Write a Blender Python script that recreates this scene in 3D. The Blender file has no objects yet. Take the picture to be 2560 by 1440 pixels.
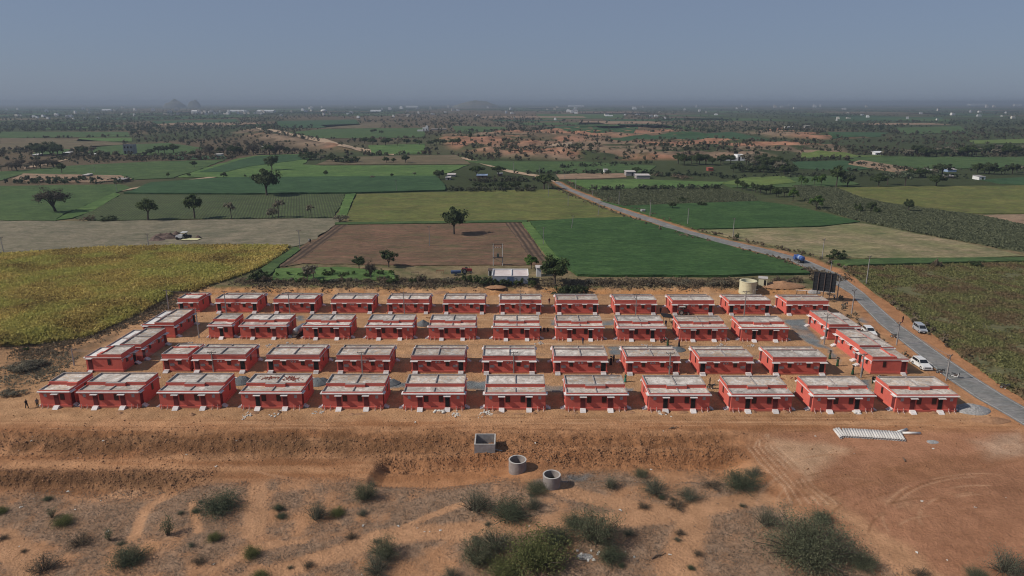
import bpy, bmesh, math, random
import numpy as np
from mathutils import Vector, Matrix
R = math.radians
sc = bpy.context.scene
COL = sc.collection
# ------------------------------------------------------------------ camera, sky, sun, exposure
CH = 52.0; PITCH = R(15.2); FPX = 1707.0          # camera height, pitch below the horizon, focal length in photo pixels
cam_d = bpy.data.cameras.new('camera'); cam = bpy.data.objects.new('camera', cam_d); COL.objects.link(cam)
cam.location = (0, 0, CH); cam.rotation_euler = (math.pi/2 - PITCH, 0, 0)
cam_d.sensor_width = 36.0; cam_d.lens = 36.0*FPX/2560.0
cam_d.clip_start = 0.5; cam_d.clip_end = 80000.0
sc.camera = cam
SUN_EL = R(40.0); SUN_AZ = math.atan2(-0.20, -1.0)  # the sun stands to the left, a little on the camera's side
sun_dir = Vector((math.cos(SUN_AZ)*math.cos(SUN_EL), math.sin(SUN_AZ)*math.cos(SUN_EL), math.sin(SUN_EL)))
sd = bpy.data.lights.new('sun', 'SUN'); so = bpy.data.objects.new('sun', sd); COL.objects.link(so)
sd.energy = 4.2; sd.angle = R(0.6); sd.color = (1.0, 0.93, 0.83)
so.rotation_euler = sun_dir.to_track_quat('Z', 'Y').to_euler(); so.location = (-200, -40, 300)
w = bpy.data.worlds.new('World'); sc.world = w; w.use_nodes = True
wn = w.node_tree.nodes; wl = w.node_tree.links
sky = wn.new('ShaderNodeTexSky'); sky.sky_type = 'NISHITA'; sky.sun_disc = False
sky.sun_elevation = SUN_EL; sky.sun_rotation = math.pi/2 - SUN_AZ
sky.air_density = 1.0; sky.dust_density = 1.0; sky.ozone_density = 3.0; sky.altitude = 300
bg = wn['Background']; bg.inputs[1].default_value = 0.07
tint = wn.new('ShaderNodeMix'); tint.data_type = 'RGBA'; tint.blend_type = 'MULTIPLY'; tint.inputs[0].default_value = 1.0; tint.inputs[7].default_value = (0.86, 0.95, 1.18, 1)
veil = wn.new('ShaderNodeMix'); veil.data_type = 'RGBA'; veil.inputs[0].default_value = 0.75; veil.inputs[7].default_value = (2.85, 3.5, 4.75, 1)   # a dusty veil evens the sky out
wl.new(sky.outputs[0], tint.inputs[6]); wl.new(tint.outputs[2], veil.inputs[6]); wl.new(veil.outputs[2], bg.inputs[0])
sc.view_settings.view_transform = 'Standard'; sc.view_settings.look = 'None'
sc.view_settings.exposure = 0.0; sc.view_settings.gamma = 1.0
sc.cycles.filter_width = 1.1; sc.cycles.max_bounces = 4; sc.cycles.diffuse_bounces = 2; sc.cycles.glossy_bounces = 2
sc.cycles.transmission_bounces = 2; sc.cycles.volume_bounces = 0; sc.cycles.transparent_max_bounces = 4

# ------------------------------------------------------------------ helpers
rng = np.random.default_rng(7); random.seed(7)
def hash2(ix, iy, s):
    h = (ix.astype(np.int64)*374761393 + iy.astype(np.int64)*668265263 + s*2147483647) & 0xffffffff
    h = ((h ^ (h >> 13))*1274126177) & 0xffffffff
    return ((h ^ (h >> 16)) & 0xffff)/65535.0
def vnoise(x, y, s=0):
    x = np.asarray(x, float); y = np.asarray(y, float)
    ix = np.floor(x); iy = np.floor(y); fx = x-ix; fy = y-iy
    fx = fx*fx*(3-2*fx); fy = fy*fy*(3-2*fy)
    ix = ix.astype(np.int64); iy = iy.astype(np.int64)
    a = hash2(ix, iy, s); b = hash2(ix+1, iy, s); c = hash2(ix, iy+1, s); d = hash2(ix+1, iy+1, s)
    return (a*(1-fx)+b*fx)*(1-fy)+(c*(1-fx)+d*fx)*fy
def fbm(x, y, scale, octs=4, s=0, g=0.5):
    v = 0; a = 0.5; t = 0
    for k in range(octs):
        v = v+a*vnoise(x/scale+k*17.3, y/scale-k*9.1, s+k); t += a; a *= g; scale = scale*0.5
    return v/t
def ss(a, b, x):
    t = np.clip((np.asarray(x, float)-a)/(b-a), 0, 1); return t*t*(3-2*t)
def raydir(px, py):
    u = (px-1280)/FPX; v = (720-py)/FPX
    c, s = math.cos(PITCH), math.sin(PITCH)
    return u, c+v*s, -s+v*c
def G0(px, py, z=0.0):
    x, y, d = raydir(px, py); t = (z-CH)/min(d, -1e-4); return x*t, y*t
BAD_POLYS = []
def pip(x, y, poly):
    x = np.asarray(x, float); y = np.asarray(y, float); ins = np.zeros(x.shape, bool); n = len(poly)
    for i in range(n):
        x1, y1 = poly[i]; x2, y2 = poly[(i+1) % n]
        if y1 == y2: continue
        c = ((y1 > y) != (y2 > y)) & (x < (x2-x1)*(y-y1)/(y2-y1)+x1); ins ^= c
    return ins
def softpoly(x, y, poly, soft):
    """0..1 mask, 1 well inside the polygon"""
    x = np.asarray(x, float); y = np.asarray(y, float); d2 = np.full(x.shape, 1e12); n = len(poly)
    for i in range(n):
        x1, y1 = poly[i]; x2, y2 = poly[(i+1) % n]; dx, dy = x2-x1, y2-y1; L = dx*dx+dy*dy+1e-9
        t = np.clip(((x-x1)*dx+(y-y1)*dy)/L, 0, 1); d2 = np.minimum(d2, (x-x1-t*dx)**2+(y-y1-t*dy)**2)
    d = np.sqrt(d2); d = np.where(pip(x, y, poly), d, -d); return ss(0, soft, d)
def linedist(x, y, pts):
    d2 = np.full(np.asarray(x).shape, 1e12)
    for (x1, y1), (x2, y2) in zip(pts[:-1], pts[1:]):
        dx, dy = x2-x1, y2-y1; L = dx*dx+dy*dy+1e-9
        t = np.clip(((x-x1)*dx+(y-y1)*dy)/L, 0, 1); d2 = np.minimum(d2, (x-x1-t*dx)**2+(y-y1-t*dy)**2)
    return np.sqrt(d2)
TOPZ = 1.3
def height(x, y, fine=True):
    x = np.asarray(x, float); y = np.asarray(y, float)
    wob = (fbm(x, y, 9.0, 3, 11)-0.5)*3.0
    yb = 184.5+wob
    north_l = ss(yb, yb+4.5, y); north_r = ss(172, 240, y)
    k = ss(74, 98, x); north = north_l*(1-k)+north_r*k
    xl = -94-(185-y)*0.40+wob
    left = ss(xl+6.5, xl-0.5, x)*ss(112, 132, y)
    h = TOPZ*np.maximum(north, left)
    # the southern embankment, the ditch on the left and the trench
    e = 1-ss(33, 44, x)
    yy = y+(fbm(x, y, 11.0, 3, 21)-0.5)*1.5
    lm = 1-ss(-16, 8, x)
    drop = -(0.35+0.95*lm)*(1-ss(96.5, 102.0, yy))*e - 0.5*(1-ss(72, 92, yy))*(0.5+0.5*e)
    k2 = 1-ss(-52, -40, x+(fbm(x, y, 6, 2, 5)-.5)*4)
    drop = drop-0.9*(1-ss(87.0, 91.0, yy))*k2*1.0 + 0.55*np.exp(-((y-90.3)/1.1)**2)*k2
    drop = drop+0.45*np.exp(-((yy-98.3)/1.0)**2)*e*(1-ss(-12, -4, x))
    tr = ss(-21.5, -19.2, x+(fbm(x, y, 3, 2, 8)-.5)*1.5)*(1-ss(32, 36.5, x))
    ti = ss(86.5, 89.5, yy)*(1-ss(93.9, 95.2, yy))
    drop = drop+0.35*tr*np.exp(-((yy-96.0)/.7)**2)-1.35*tr*ti*(1-0.8*np.exp(-((x-3.0)/5.0)**2))
    h = h+drop
    if fine:
        n1 = fbm(x, y, 1.2, 3, 31, .95)-0.5; n2 = fbm(x, y, 7.0, 3, 41)-0.5
        slope = np.clip(np.exp(-((yy-99)/3.2)**2)*e+np.exp(-((yy-89.5)/2.3)**2)*k2+tr*ss(92.3, 93.4, y)*(1-ss(96, 97.5, y))
                        + np.exp(-((y-187)/3.5)**2)*(1-k), 0, 1)
        near = 1-ss(200, 260, y)
        n3 = fbm(x*.22, y*1.5, 1.3, 3, 35, .7)-0.5; h = h+near*(n3*(.05+.75*slope)+n1*(0.10+0.70*slope)+n2*0.16*(1-ss(103, 106, y)*(1-ss(183, 188, y))))
    far = ss(230, 420, y)
    if BAD_POLYS:
        m = np.zeros(x.shape)
        sel = y > 380
        if np.any(sel):
            xs, ys = x[sel] if x.shape else x, y[sel] if y.shape else y
            mm = np.zeros(np.asarray(xs).shape)
            for p in BAD_POLYS: mm = np.maximum(mm, softpoly(xs, ys, p, 30.0))
            f = fbm(xs, ys, 70, 5, 51); rid = 1-np.abs(2*fbm(xs, ys, 45, 4, 61)-1)
            bump = mm*(f*7+rid*rid*5-3.5)
            if x.shape: h = h.copy(); h[sel] = h[sel]+bump
            else: h = h+bump
    return h
def hz(x, y): return float(height(np.array([x]), np.array([y]))[0])
def G(px, py, lift=0.0):
    """point where the sight line through a photo pixel meets the terrain"""
    z = 0.0
    if py < 285: z = TOPZ
    for _ in range(5):
        x, y = G0(px, py, z); z = hz(x, y)
    return Vector((x, y, z+lift))
def gscale(p):
    """metres per photo pixel at a point"""
    c, s = math.cos(PITCH), math.sin(PITCH); return (p[1]*c+(CH-p[2])*s)/FPX
def px_height(p, hpx):
    d = math.hypot(p[0], p[1]); sl = math.hypot(d, CH-p[2]); return hpx*gscale(p)*sl/d

class MB:
    def __init__(s): s.v = []; s.f = []
    def box(s, x0, x1, y0, y1, z0, z1):
        b = len(s.v); s.v += [(x0,y0,z0),(x1,y0,z0),(x1,y1,z0),(x0,y1,z0),(x0,y0,z1),(x1,y0,z1),(x1,y1,z1),(x0,y1,z1)]
        s.f += [(b,b+3,b+2,b+1),(b+4,b+5,b+6,b+7),(b,b+1,b+5,b+4),(b+1,b+2,b+6,b+5),(b+2,b+3,b+7,b+6),(b+3,b,b+4,b+7)]; return s
    def tube(s, pts, rad, n=8, cap=True):
        pts = [Vector(p) for p in pts]; rad = [rad]*len(pts) if not hasattr(rad, '__len__') else rad; rings = []
        for i, p in enumerate(pts):
            d = (pts[min(i+1, len(pts)-1)]-pts[max(i-1, 0)]).normalized()
            a = d.orthogonal().normalized() if abs(d.z) < .99 else Vector((1,0,0)); a = (a-d*a.dot(d)).normalized(); c = d.cross(a)
            b = len(s.v); rings.append(b)
            for k in range(n):
                t = 2*math.pi*k/n; q = p+(a*math.cos(t)+c*math.sin(t))*rad[i]; s.v.append(tuple(q))
        for a, b in zip(rings[:-1], rings[1:]):
            for k in range(n): s.f.append((a+k, a+(k+1) % n, b+(k+1) % n, b+k))
        if cap:
            s.f.append(tuple(reversed([rings[0]+k for k in range(n)]))); s.f.append(tuple(rings[-1]+k for k in range(n)))
        return s
    def lathe(s, prof, n=24, c=(0,0,0), cap=True):
        rings = []
        for r, z in prof:
            b = len(s.v); rings.append(b)
            for k in range(n):
                t = 2*math.pi*k/n; s.v.append((c[0]+r*math.cos(t), c[1]+r*math.sin(t), c[2]+z))
        for a, b in zip(rings[:-1], rings[1:]):
            for k in range(n): s.f.append((a+k, a+(k+1) % n, b+(k+1) % n, b+k))
        if cap:
            s.f.append(tuple(reversed([rings[0]+k for k in range(n)]))); s.f.append(tuple(rings[-1]+k for k in range(n)))
        return s
    def prism(s, prof, x0, x1, axis='x', inset=None):
        """extrude a closed (a, z) profile along x or y; inset = per-point inward shift of the ends"""
        n = len(prof); b = len(s.v); ins = inset or [0]*n
        for e, x in ((0, x0), (1, x1)):
            for (a, z), i in zip(prof, ins):
                xx = x+i if e == 0 else x-i
                s.v.append((xx, a, z) if axis == 'x' else (a, xx, z))
        s.f.append(tuple(reversed(range(b, b+n)))); s.f.append(tuple(range(b+n, b+2*n)))
        for k in range(n): s.f.append((b+k, b+(k+1) % n, b+n+(k+1) % n, b+n+k))
        return s
    def quad(s, a, b_, c, d):
        b = len(s.v); s.v += [tuple(a), tuple(b_), tuple(c), tuple(d)]; s.f.append((b, b+1, b+2, b+3)); return s
    def mesh(s, name, m, smooth=False):
        me = bpy.data.meshes.new(name); me.from_pydata(s.v, [], s.f); me.materials.append(m)
        bm = bmesh.new(); bm.from_mesh(me); bmesh.ops.recalc_face_normals(bm, faces=bm.faces); bm.to_mesh(me); bm.free()
        if smooth: me.polygons.foreach_set('use_smooth', [True]*len(me.polygons))
        return me
def link(name, me, parent=None):
    o = bpy.data.objects.new(name, me); COL.objects.link(o)
    if parent is not None: o.parent = parent
    return o
def tag(o, label=None, cat=None, group=None, kind=None):
    if label: o['label'] = label
    if cat: o['category'] = cat
    if group: o['group'] = group
    if kind: o['kind'] = kind
    elif label: o['kind'] = 'thing'
    return o
def thing(name, loc, label, cat, group=None, rz=0.0, scale=None):
    o = bpy.data.objects.new(name, None); COL.objects.link(o); o.location = loc; o.rotation_euler = (0, 0, rz); o.empty_display_size = 0.5
    if scale is not None: o.scale = scale if hasattr(scale, '__len__') else (scale,)*3
    return tag(o, label, cat, group)
def inst(spec, root):
    """spec: list of (name, mesh, [children spec], label)"""
    for e in spec:
        o = link(e[0], e[1], root)
        if len(e) > 3 and e[3]: o['label'] = e[3]
        if len(e) > 2 and e[2]: inst(e[2], o)
def arr_mesh(name, V, F, m, tone=None, smooth=False):
    V = np.asarray(V, np.float32); F = np.asarray(F, np.int32); k = F.shape[1]
    me = bpy.data.meshes.new(name); me.vertices.add(len(V)); me.vertices.foreach_set('co', V.ravel())
    me.loops.add(F.size); me.loops.foreach_set('vertex_index', F.ravel())
    me.polygons.add(len(F)); me.polygons.foreach_set('loop_start', np.arange(0, F.size, k, dtype=np.int32))
    try: me.polygons.foreach_set('loop_total', np.full(len(F), k, np.int32))
    except Exception: pass
    if smooth: me.polygons.foreach_set('use_smooth', np.ones(len(F), bool))
    me.update(calc_edges=True)
    if tone is not None:
        a = me.attributes.new('tone', 'FLOAT', 'POINT'); a.data.foreach_set('value', np.asarray(tone, np.float32))
    if m: me.materials.append(m)
    return me
# ------------------------------------------------------------------ materials
MATS = {}
def nmat(name):
    m = bpy.data.materials.new(name); m.use_nodes = True; nt = m.node_tree
    return m, nt.nodes, nt.links, nt.nodes['Principled BSDF']
def noise_node(N, L, vec, scale, detail=4, rough=0.55, dist=0):
    n = N.new('ShaderNodeTexNoise'); n.inputs['Scale'].default_value = scale; n.inputs['Detail'].default_value = detail
    n.inputs['Roughness'].default_value = rough; n.inputs['Distortion'].default_value = dist
    if vec is not None: L.new(vec, n.inputs['Vector'])
    return n.outputs['Fac']
def ramp(N, L, fac, stops):
    r = N.new('ShaderNodeValToRGB'); cr = r.color_ramp
    while len(cr.elements) < len(stops): cr.elements.new(0.5)
    for e, (p, c) in zip(cr.elements, stops): e.position = p; e.color = (*c, 1) if len(c) == 3 else c
    L.new(fac, r.inputs[0]); return r.outputs[0]
def mixc(N, L, fac, a, b, blend='MIX'):
    m = N.new('ShaderNodeMix'); m.data_type = 'RGBA'; m.blend_type = blend
    for sock, v in ((m.inputs[0], fac), (m.inputs[6], a), (m.inputs[7], b)):
        if isinstance(v, (int, float)): sock.default_value = v
        elif isinstance(v, tuple): sock.default_value = (*v, 1) if len(v) == 3 else v
        else: L.new(v, sock)
    return m.outputs[2]
def math_node(N, L, op, a, b=0.0):
    m = N.new('ShaderNodeMath'); m.operation = op
    for s, v in ((m.inputs[0], a), (m.inputs[1], b)):
        if isinstance(v, (int, float)): s.default_value = v
        else: L.new(v, s)
    return m.outputs[0]
def bump(N, L, P, h, strength, dist):
    b = N.new('ShaderNodeBump'); b.inputs['Strength'].default_value = strength; b.inputs['Distance'].default_value = dist
    L.new(h, b.inputs['Height']); L.new(b.outputs[0], P.inputs['Normal'])
def mat(name, c, c2=None, scale=1.5, rough=0.85, metal=0.0, bmp=0.0, spec=0.3, rand=0.0):
    """plain procedural surface: two colours mixed by noise"""
    m, N, L, P = nmat(name)
    tc = N.new('ShaderNodeTexCoord'); c2 = c2 or tuple(v*0.78 for v in c)
    f = noise_node(N, L, tc.outputs['Object'], scale, 5, 0.6)
    colr = ramp(N, L, f, [(0.32, c2), (0.66, c)])
    if rand:
        oi = N.new('ShaderNodeObjectInfo'); h = N.new('ShaderNodeHueSaturation')
        L.new(math_node(N, L, 'ADD', math_node(N, L, 'MULTIPLY', oi.outputs['Random'], rand), 1-rand*0.5), h.inputs['Value']); L.new(colr, h.inputs['Color']); colr = h.outputs[0]
    L.new(colr, P.inputs['Base Color']); P.inputs['Roughness'].default_value = rough; P.inputs['Metallic'].default_value = metal
    P.inputs['Specular IOR Level'].default_value = spec
    if bmp: bump(N, L, P, f, bmp, 0.05)
    MATS[name] = m; return m
def leaf_mat(name, dark, light, extra=None, scale=0.6):
    """foliage: per-leaf tone plus clumps of hue; thin leaves let some light through"""
    m, N, L, P = nmat(name); tc = N.new('ShaderNodeTexCoord')
    at = N.new('ShaderNodeAttribute'); at.attribute_name = 'tone'
    c = mixc(N, L, at.outputs['Fac'], dark, light)
    if extra:
        f = noise_node(N, L, tc.outputs['Object'], scale, 2)
        c = mixc(N, L, ramp(N, L, f, [(0.45, (0,0,0)), (0.62, (1,1,1))]), c, extra)
    L.new(c, P.inputs['Base Color']); P.inputs['Roughness'].default_value = 0.75; P.inputs['Specular IOR Level'].default_value = 0.15
    tr = N.new('ShaderNodeBsdfTranslucent'); L.new(c, tr.inputs['Color']); mx = N.new('ShaderNodeMixShader'); mx.inputs[0].default_value = 0.4
    L.new(P.outputs[0], mx.inputs[1]); L.new(tr.outputs[0], mx.inputs[2]); L.new(mx.outputs[0], N['Material Output'].inputs['Surface'])
    MATS[name] = m; return m
def field_mat(name, c1, c2, c3, patch=25.0, fine=0.7, rows=None, bmp=0.5, c4=None):
    """crop or bare soil seen from above: broad patches, fine mottling, optional rows (angle deg, spacing m, strength)"""
    m, N, L, P = nmat(name); g = N.new('ShaderNodeNewGeometry'); pos = g.outputs['Position']
    a = noise_node(N, L, pos, 1.0/patch, 4, 0.6, 0.3); mp = N.new('ShaderNodeMapping'); mp.inputs['Scale'].default_value = (0.6, 1.6, 1); L.new(pos, mp.inputs[0])
    b = noise_node(N, L, mp.outputs[0], 1.0/fine, 3, 0.7)
    b2 = noise_node(N, L, mp.outputs[0], 1.0/(fine*5), 3, 0.6)
    c = ramp(N, L, a, [(0.35, c1), (0.65, c2)])
    c = mixc(N, L, ramp(N, L, b, [(0.42, (0,0,0)), (0.68, (1,1,1))]), c, c3)
    c = mixc(N, L, ramp(N, L, b2, [(0.45, (0,0,0)), (0.75, (.75,.75,.75))]), c, c4 or c3)
    mp3 = N.new('ShaderNodeMapping'); mp3.inputs['Scale'].default_value = (0.6, 1.3, 1); L.new(pos, mp3.inputs[0])
    v1 = noise_node(N, L, mp3.outputs[0], 1.0/(fine*2.6), 5, 0.78); v2 = noise_node(N, L, pos, 1.0/(fine*14), 4, 0.65, 0.6)
    c = mixc(N, L, 1.0, c, ramp(N, L, v1, [(.34, (.76,.77,.75)), (.66, (1.27,1.25,1.22))]), 'MULTIPLY'); c = mixc(N, L, 1.0, c, ramp(N, L, v2, [(.34, (.80,.84,.80)), (.66, (1.22,1.16,1.12))]), 'MULTIPLY')
    hgt = b
    if rows:
        ang, sp, st = rows; m2 = N.new('ShaderNodeMapping'); m2.inputs['Rotation'].default_value = (0, 0, R(ang)); L.new(pos, m2.inputs[0])
        wv = N.new('ShaderNodeTexWave'); wv.wave_type = 'BANDS'; wv.bands_direction = 'X'; wv.inputs['Scale'].default_value = 2*math.pi/(20*sp)*1.0
        wv.inputs['Distortion'].default_value = 1.2; wv.inputs['Detail Scale'].default_value = 0.4; wv.inputs['Detail'].default_value = 1; L.new(m2.outputs[0], wv.inputs[0])
        c = mixc(N, L, math_node(N, L, 'MULTIPLY', wv.outputs['Fac'], st), c, c3)
        hgt = math_node(N, L, 'ADD', b, math_node(N, L, 'MULTIPLY', wv.outputs['Fac'], -0.6*st))
    hs = N.new('ShaderNodeHueSaturation'); hs.inputs['Saturation'].default_value = 0.88; L.new(c, hs.inputs['Color']); L.new(hs.outputs[0], P.inputs['Base Color']); P.inputs['Roughness'].default_value = 0.95; P.inputs['Specular IOR Level'].default_value = 0.1
    if bmp: bump(N, L, P, hgt, bmp, fine*0.5)
    MATS[name] = m; return m
# ------------------------------------------------------------------ the lie of the land
def P0(pts, z=TOPZ): return [G0(x, y, z) for x, y in pts]
BAD_POLYS += [P0(p) for p in (
    [(1065,338),(1300,330),(1420,340),(1560,352),(1920,356),(2140,372),(2160,392),(2010,399),(1800,402),(1560,404),(1390,404),(1290,400),(1230,396),(1110,374)],
    [(1290,330),(1440,322),(1720,326),(1790,340),(1560,346),(1400,338)],
    [(560,332),(640,318),(720,342),(880,366),(940,384),(860,384),(760,372),(660,356)],
    [(1830,330),(1960,322),(2050,336),(2200,345),(2060,352),(1900,344)])]
ROAD_L = [(1386,456),(1412,473),(1452,490),(1500,511),(1560,533),(1640,560),(1700,583),(1780,603),(1880,627),(1975,652),(2046,686),(2125,734),(2196,809),(2309,899),(2372,950),(2440,996),(2515,1038),(2700,1150)]
ROAD_R = [(1398,455),(1426,472),(1468,488),(1518,508),(1580,530),(1662,556),(1724,577),(1806,598),(1912,622),(2018,651),(2096,685),(2162,734),(2245,809),(2372,899),(2440,945),(2512,990),(2600,1040),(2790,1150)]
_rc = [((a[0]+b[0])/2, (a[1]+b[1])/2) for a, b in zip(ROAD_L, ROAD_R)]
def _gr(p): return G0(p[0], p[1], TOPZ if p[1] < 620 else (TOPZ*(690-p[1])/70 if p[1] < 690 else 0))
ROAD_C = [_gr(p) for p in _rc]
_h0 = height
def height(x, y, fine=True):
    x = np.asarray(x, float); y = np.asarray(y, float)
    h = _h0(x, y, fine)
    sel = (y < 480) & (y > 90) & (x > 5)
    if np.any(sel):
        d = linedist(x[sel], y[sel], ROAD_C); k = ss(4.5, 9.0, d); ys = y[sel]; xs = x[sel]
        h = h.copy(); h[sel] = h[sel]*k+(1-k)*TOPZ*ss(172, 240, ys)
    return h
# ground mesh: rows get wider apart with distance
Ds = [44.0]
while Ds[-1] < 200: Ds.append(Ds[-1]*1.0030)
while Ds[-1] < 1500: Ds.append(Ds[-1]*1.007)
while Ds[-1] < 34000: Ds.append(Ds[-1]*1.03)
Ds = np.array(Ds)
Ts = np.concatenate([np.linspace(-2.2, -0.86, 24), np.linspace(-0.84, 0.84, 620), np.linspace(0.86, 2.2, 24)])
GX = (Ds[:, None]*Ts[None, :]).ravel(); GY = np.repeat(Ds, len(Ts))
GZ = height(GX, GY)
def gpx(pts): return [tuple(G(x, y)[:2]) for x, y in pts]
GRASSY = dict(paths=[gpx(p) for p in (
    [(2000,1212),(1850,1252),(1700,1283),(1560,1262),(1450,1240),(1330,1200)],
    [(1700,1284),(1560,1300),(1400,1302),(1250,1320),(1100,1330),(950,1342),(830,1390),(660,1440)],
    [(1150,1262),(1030,1308),(960,1340)], [(1735,1285),(1715,1350),(1690,1450)],
    [(430,1235),(370,1265),(345,1330),(330,1345)], [(650,1180),(640,1250),(635,1330)], [(1990,1215),(2150,1320),(2330,1450)],
    [(0,1340),(60,1400),(90,1440)], [(480,1260),(500,1330)], [(520,1430),(640,1370),(760,1350)])], w=[1.9, 2.0, 0.7, 2.6, 1.0, 1.7, 3.2, 2.2, .7, .8])
SCRUB = gpx([(-300,1236),(150,1225),(420,1228),(600,1205),(820,1185),(900,1195),(960,1215),(1100,1222),(1230,1190),(1320,1200),(1420,1180),(1500,1175),(1700,1172),(1850,1168),(1905,1195),(1930,1225),(1990,1260),(2120,1310),(2260,1400),(2330,1470),(2300,1700),(-500,1700)])
def paint(x, y):
    n = len(x); c = np.zeros((n, 3))
    nb = fbm(x, y, 14, 4, 71)[:, None]; nf = fbm(x, y, 1.3, 4, 72)[:, None]; nm = fbm(x, y, 4.0, 4, 73)[:, None]
    ns = fbm(x*0.18, y*1.6, 3.0, 4, 74)[:, None]                       # streaks along the graded strip
    A = lambda *v: np.array(v)[None, :]
    site = A(.42,.245,.130)*(0.72+0.55*nb)*(0.8+0.4*nf)
    ns = ss(.3, .7, ns); strip = (A(.315,.148,.070)*(1-ns)+A(.45,.24,.125)*ns)*(0.78+0.45*nb)*(0.88+.24*nf)
    k = (1-ss(103, 109, y+(nm[:,0]-.5)*5))[:, None]
    c = site*(1-k)+strip*k
    e = (1-ss(33, 44, x))[:, None]
    # darker soil colour on the cut slopes
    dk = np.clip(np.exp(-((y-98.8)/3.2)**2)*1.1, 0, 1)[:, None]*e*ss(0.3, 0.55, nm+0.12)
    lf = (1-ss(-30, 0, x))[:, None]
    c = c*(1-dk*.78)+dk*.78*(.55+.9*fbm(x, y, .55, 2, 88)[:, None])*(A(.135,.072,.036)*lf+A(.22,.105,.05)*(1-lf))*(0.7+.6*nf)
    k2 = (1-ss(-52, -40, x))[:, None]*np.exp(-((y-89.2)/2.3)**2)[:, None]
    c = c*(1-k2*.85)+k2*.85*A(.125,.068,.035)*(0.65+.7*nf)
    tr = (ss(-21.5, -19.2, x)*(1-ss(32, 36.5, x))*ss(86.5, 89, y)*(1-ss(94.5, 96.5, y)))[:, None]
    c = c*(1-tr*.55)+tr*.55*A(.31,.145,.068)*(0.7+.6*nf)
    # open flattened ground on the right, with pale patches
    fl = (ss(33, 46, x)*(1-ss(100, 104, y)))[:, None]
    c = c*(1-fl)+fl*A(.345,.170,.096)*(0.72+.56*nb)*(0.9+.2*nf)
    for pts, cc, sf in (([(1880,1088),(2060,1095),(2140,1110),(2125,1165),(2030,1235),(1960,1190),(1905,1140)], A(.47,.305,.19), 3.5), ([(2400,1085),(2600,1060),(2600,1150),(2480,1165),(2420,1130)], A(.46,.31,.21), 3.5),
                        ([(2150,1240),(2350,1225),(2300,1290),(2200,1275)], A(.40,.235,.14), 4), ([(1990,1215),(2070,1215),(2420,1460),(2230,1460)], A(.45,.255,.14), 2.5), ([(2230,1330),(2560,1290),(2600,1420),(2380,1420)], A(.27,.13,.072), 6),
                        ([(2130,1150),(2350,1120),(2450,1160),(2300,1215),(2120,1215)], A(.28,.135,.07), 5)):
        m = softpoly(x+(nm[:,0]-.5)*4, y+(nb[:,0]-.5)*4, gpx(pts), sf)[:, None]; c = c*(1-m*.8)+m*.8*cc*(0.75+.5*nf)
    # scrub land: orange earth with greyed dry grass
    s = softpoly(x+(nm[:,0]-.5)*5, y+(nb[:,0]-.5)*5, SCRUB, 3.0)
    pm = np.zeros(n)
    for p, wd in zip(GRASSY['paths'], GRASSY['w']): pm = np.maximum(pm, 1-ss(wd*.55, wd*1.15, linedist(x+(nm[:,0]-.5)*1.4, y+(nf[:,0]-.5)*1.0, p)))
    gr = ss(0.36, 0.60, 0.55*fbm(x, y, 11, 4, 75)+.45*fbm(x, y, 2.5, 3, 76)+0.02)*s*(1-pm)
    s = s[:, None]; pm = pm[:, None]
    c = c*(1-s)+s*A(.40,.215,.115)*(0.75+.5*nb)*(0.85+.3*nf)
    c = c*(1-pm*s)+pm*s*A(.42,.235,.13)*(0.8+.4*nm)
    g = (gr*(0.45+.6*nf[:,0]))[:, None]; g = np.clip(g, 0, .8)
    c = c*(1-g)+g*A(.255,.178,.124)*(0.7+.6*nf)
    # wheel tracks in the soil
    for pts, wd, cc, kk in TRACKS:
        d = linedist(x, y, pts); m = np.clip(np.exp(-(d/wd)**2)*kk*1.05, 0, .9)[:, None]*ss(.25, .45, nm); c = c*(1-m)+m*np.array(cc)[None, :]*(.8+.4*nf)
    # gravel spread between the rows
    for pts in GRAVEL:
        m = softpoly(x+(nm[:,0]-.5)*3.0, y+(nf[:,0]-.5)*1.6, pts, 1.2)[:, None]*(0.6+.4*ss(.3, .5, nm)); c = c*(1-m)+m*A(.17,.185,.19)*(0.7+.6*nf)
    # beyond the bank: dry grass, olive and brown rough land
    nt = ss(186.5, 189, y+(nm[:,0]-.5)*2)
    lf = ss(0, 3, -94-(185-y)*0.40+2.0-x)*ss(110, 125, y)
    nt = np.maximum(nt, lf)
    rx = ss(0, 6, x-np.interp(y, [p[1] for p in ROAD_C][::-1], [p[0] for p in ROAD_C][::-1])-6.0)
    nt = np.maximum(nt, rx*ss(60, 90, y))[:, None]
    nw = fbm(x, y, 120, 5, 77)[:, None]
    dry = A(.21,.16,.092)*(0.65+.7*nf); olive = A(.085,.095,.042)*(.7+.6*nf)
    land = dry*(1-ss(.40, .62, nw*.6+nm*.4))+olive*ss(.40, .62, nw*.6+nm*.4)
    fr = ss(240, 430, y)[:, None]; nvw = fbm(x*.35, y*.12, 160, 4, 78)[:, None]
    land = land*(1-fr)+fr*(A(.052,.064,.030)*(1-ss(.52,.66,nvw))+A(.115,.088,.056)*ss(.52,.66,nvw))*(.7+.6*nw)
    c = c*(1-nt)+nt*land
    # cut face of the bank: raw orange earth
    ct = (np.exp(-((y-185.6)/1.7)**2)*(1-ss(74, 95, x))*ss(-100, -92, x))[:, None]*ss(.38, .58, nm); c = c*(1-ct)+ct*A(.42,.205,.085)*(.7+.6*nf)
    lb = softpoly(x, y, gpx([(0,905),(150,880),(230,850),(440,740),(470,760),(350,800),(300,850),(200,905),(60,960),(0,985)]), 3)[:, None]
    c = c*(1-lb*.75)+lb*.75*(A(.12,.085,.055)*(1-ss(.4,.6,nm))+A(.24,.145,.08)*ss(.4,.6,nm))*(.7+.6*nf)
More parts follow.
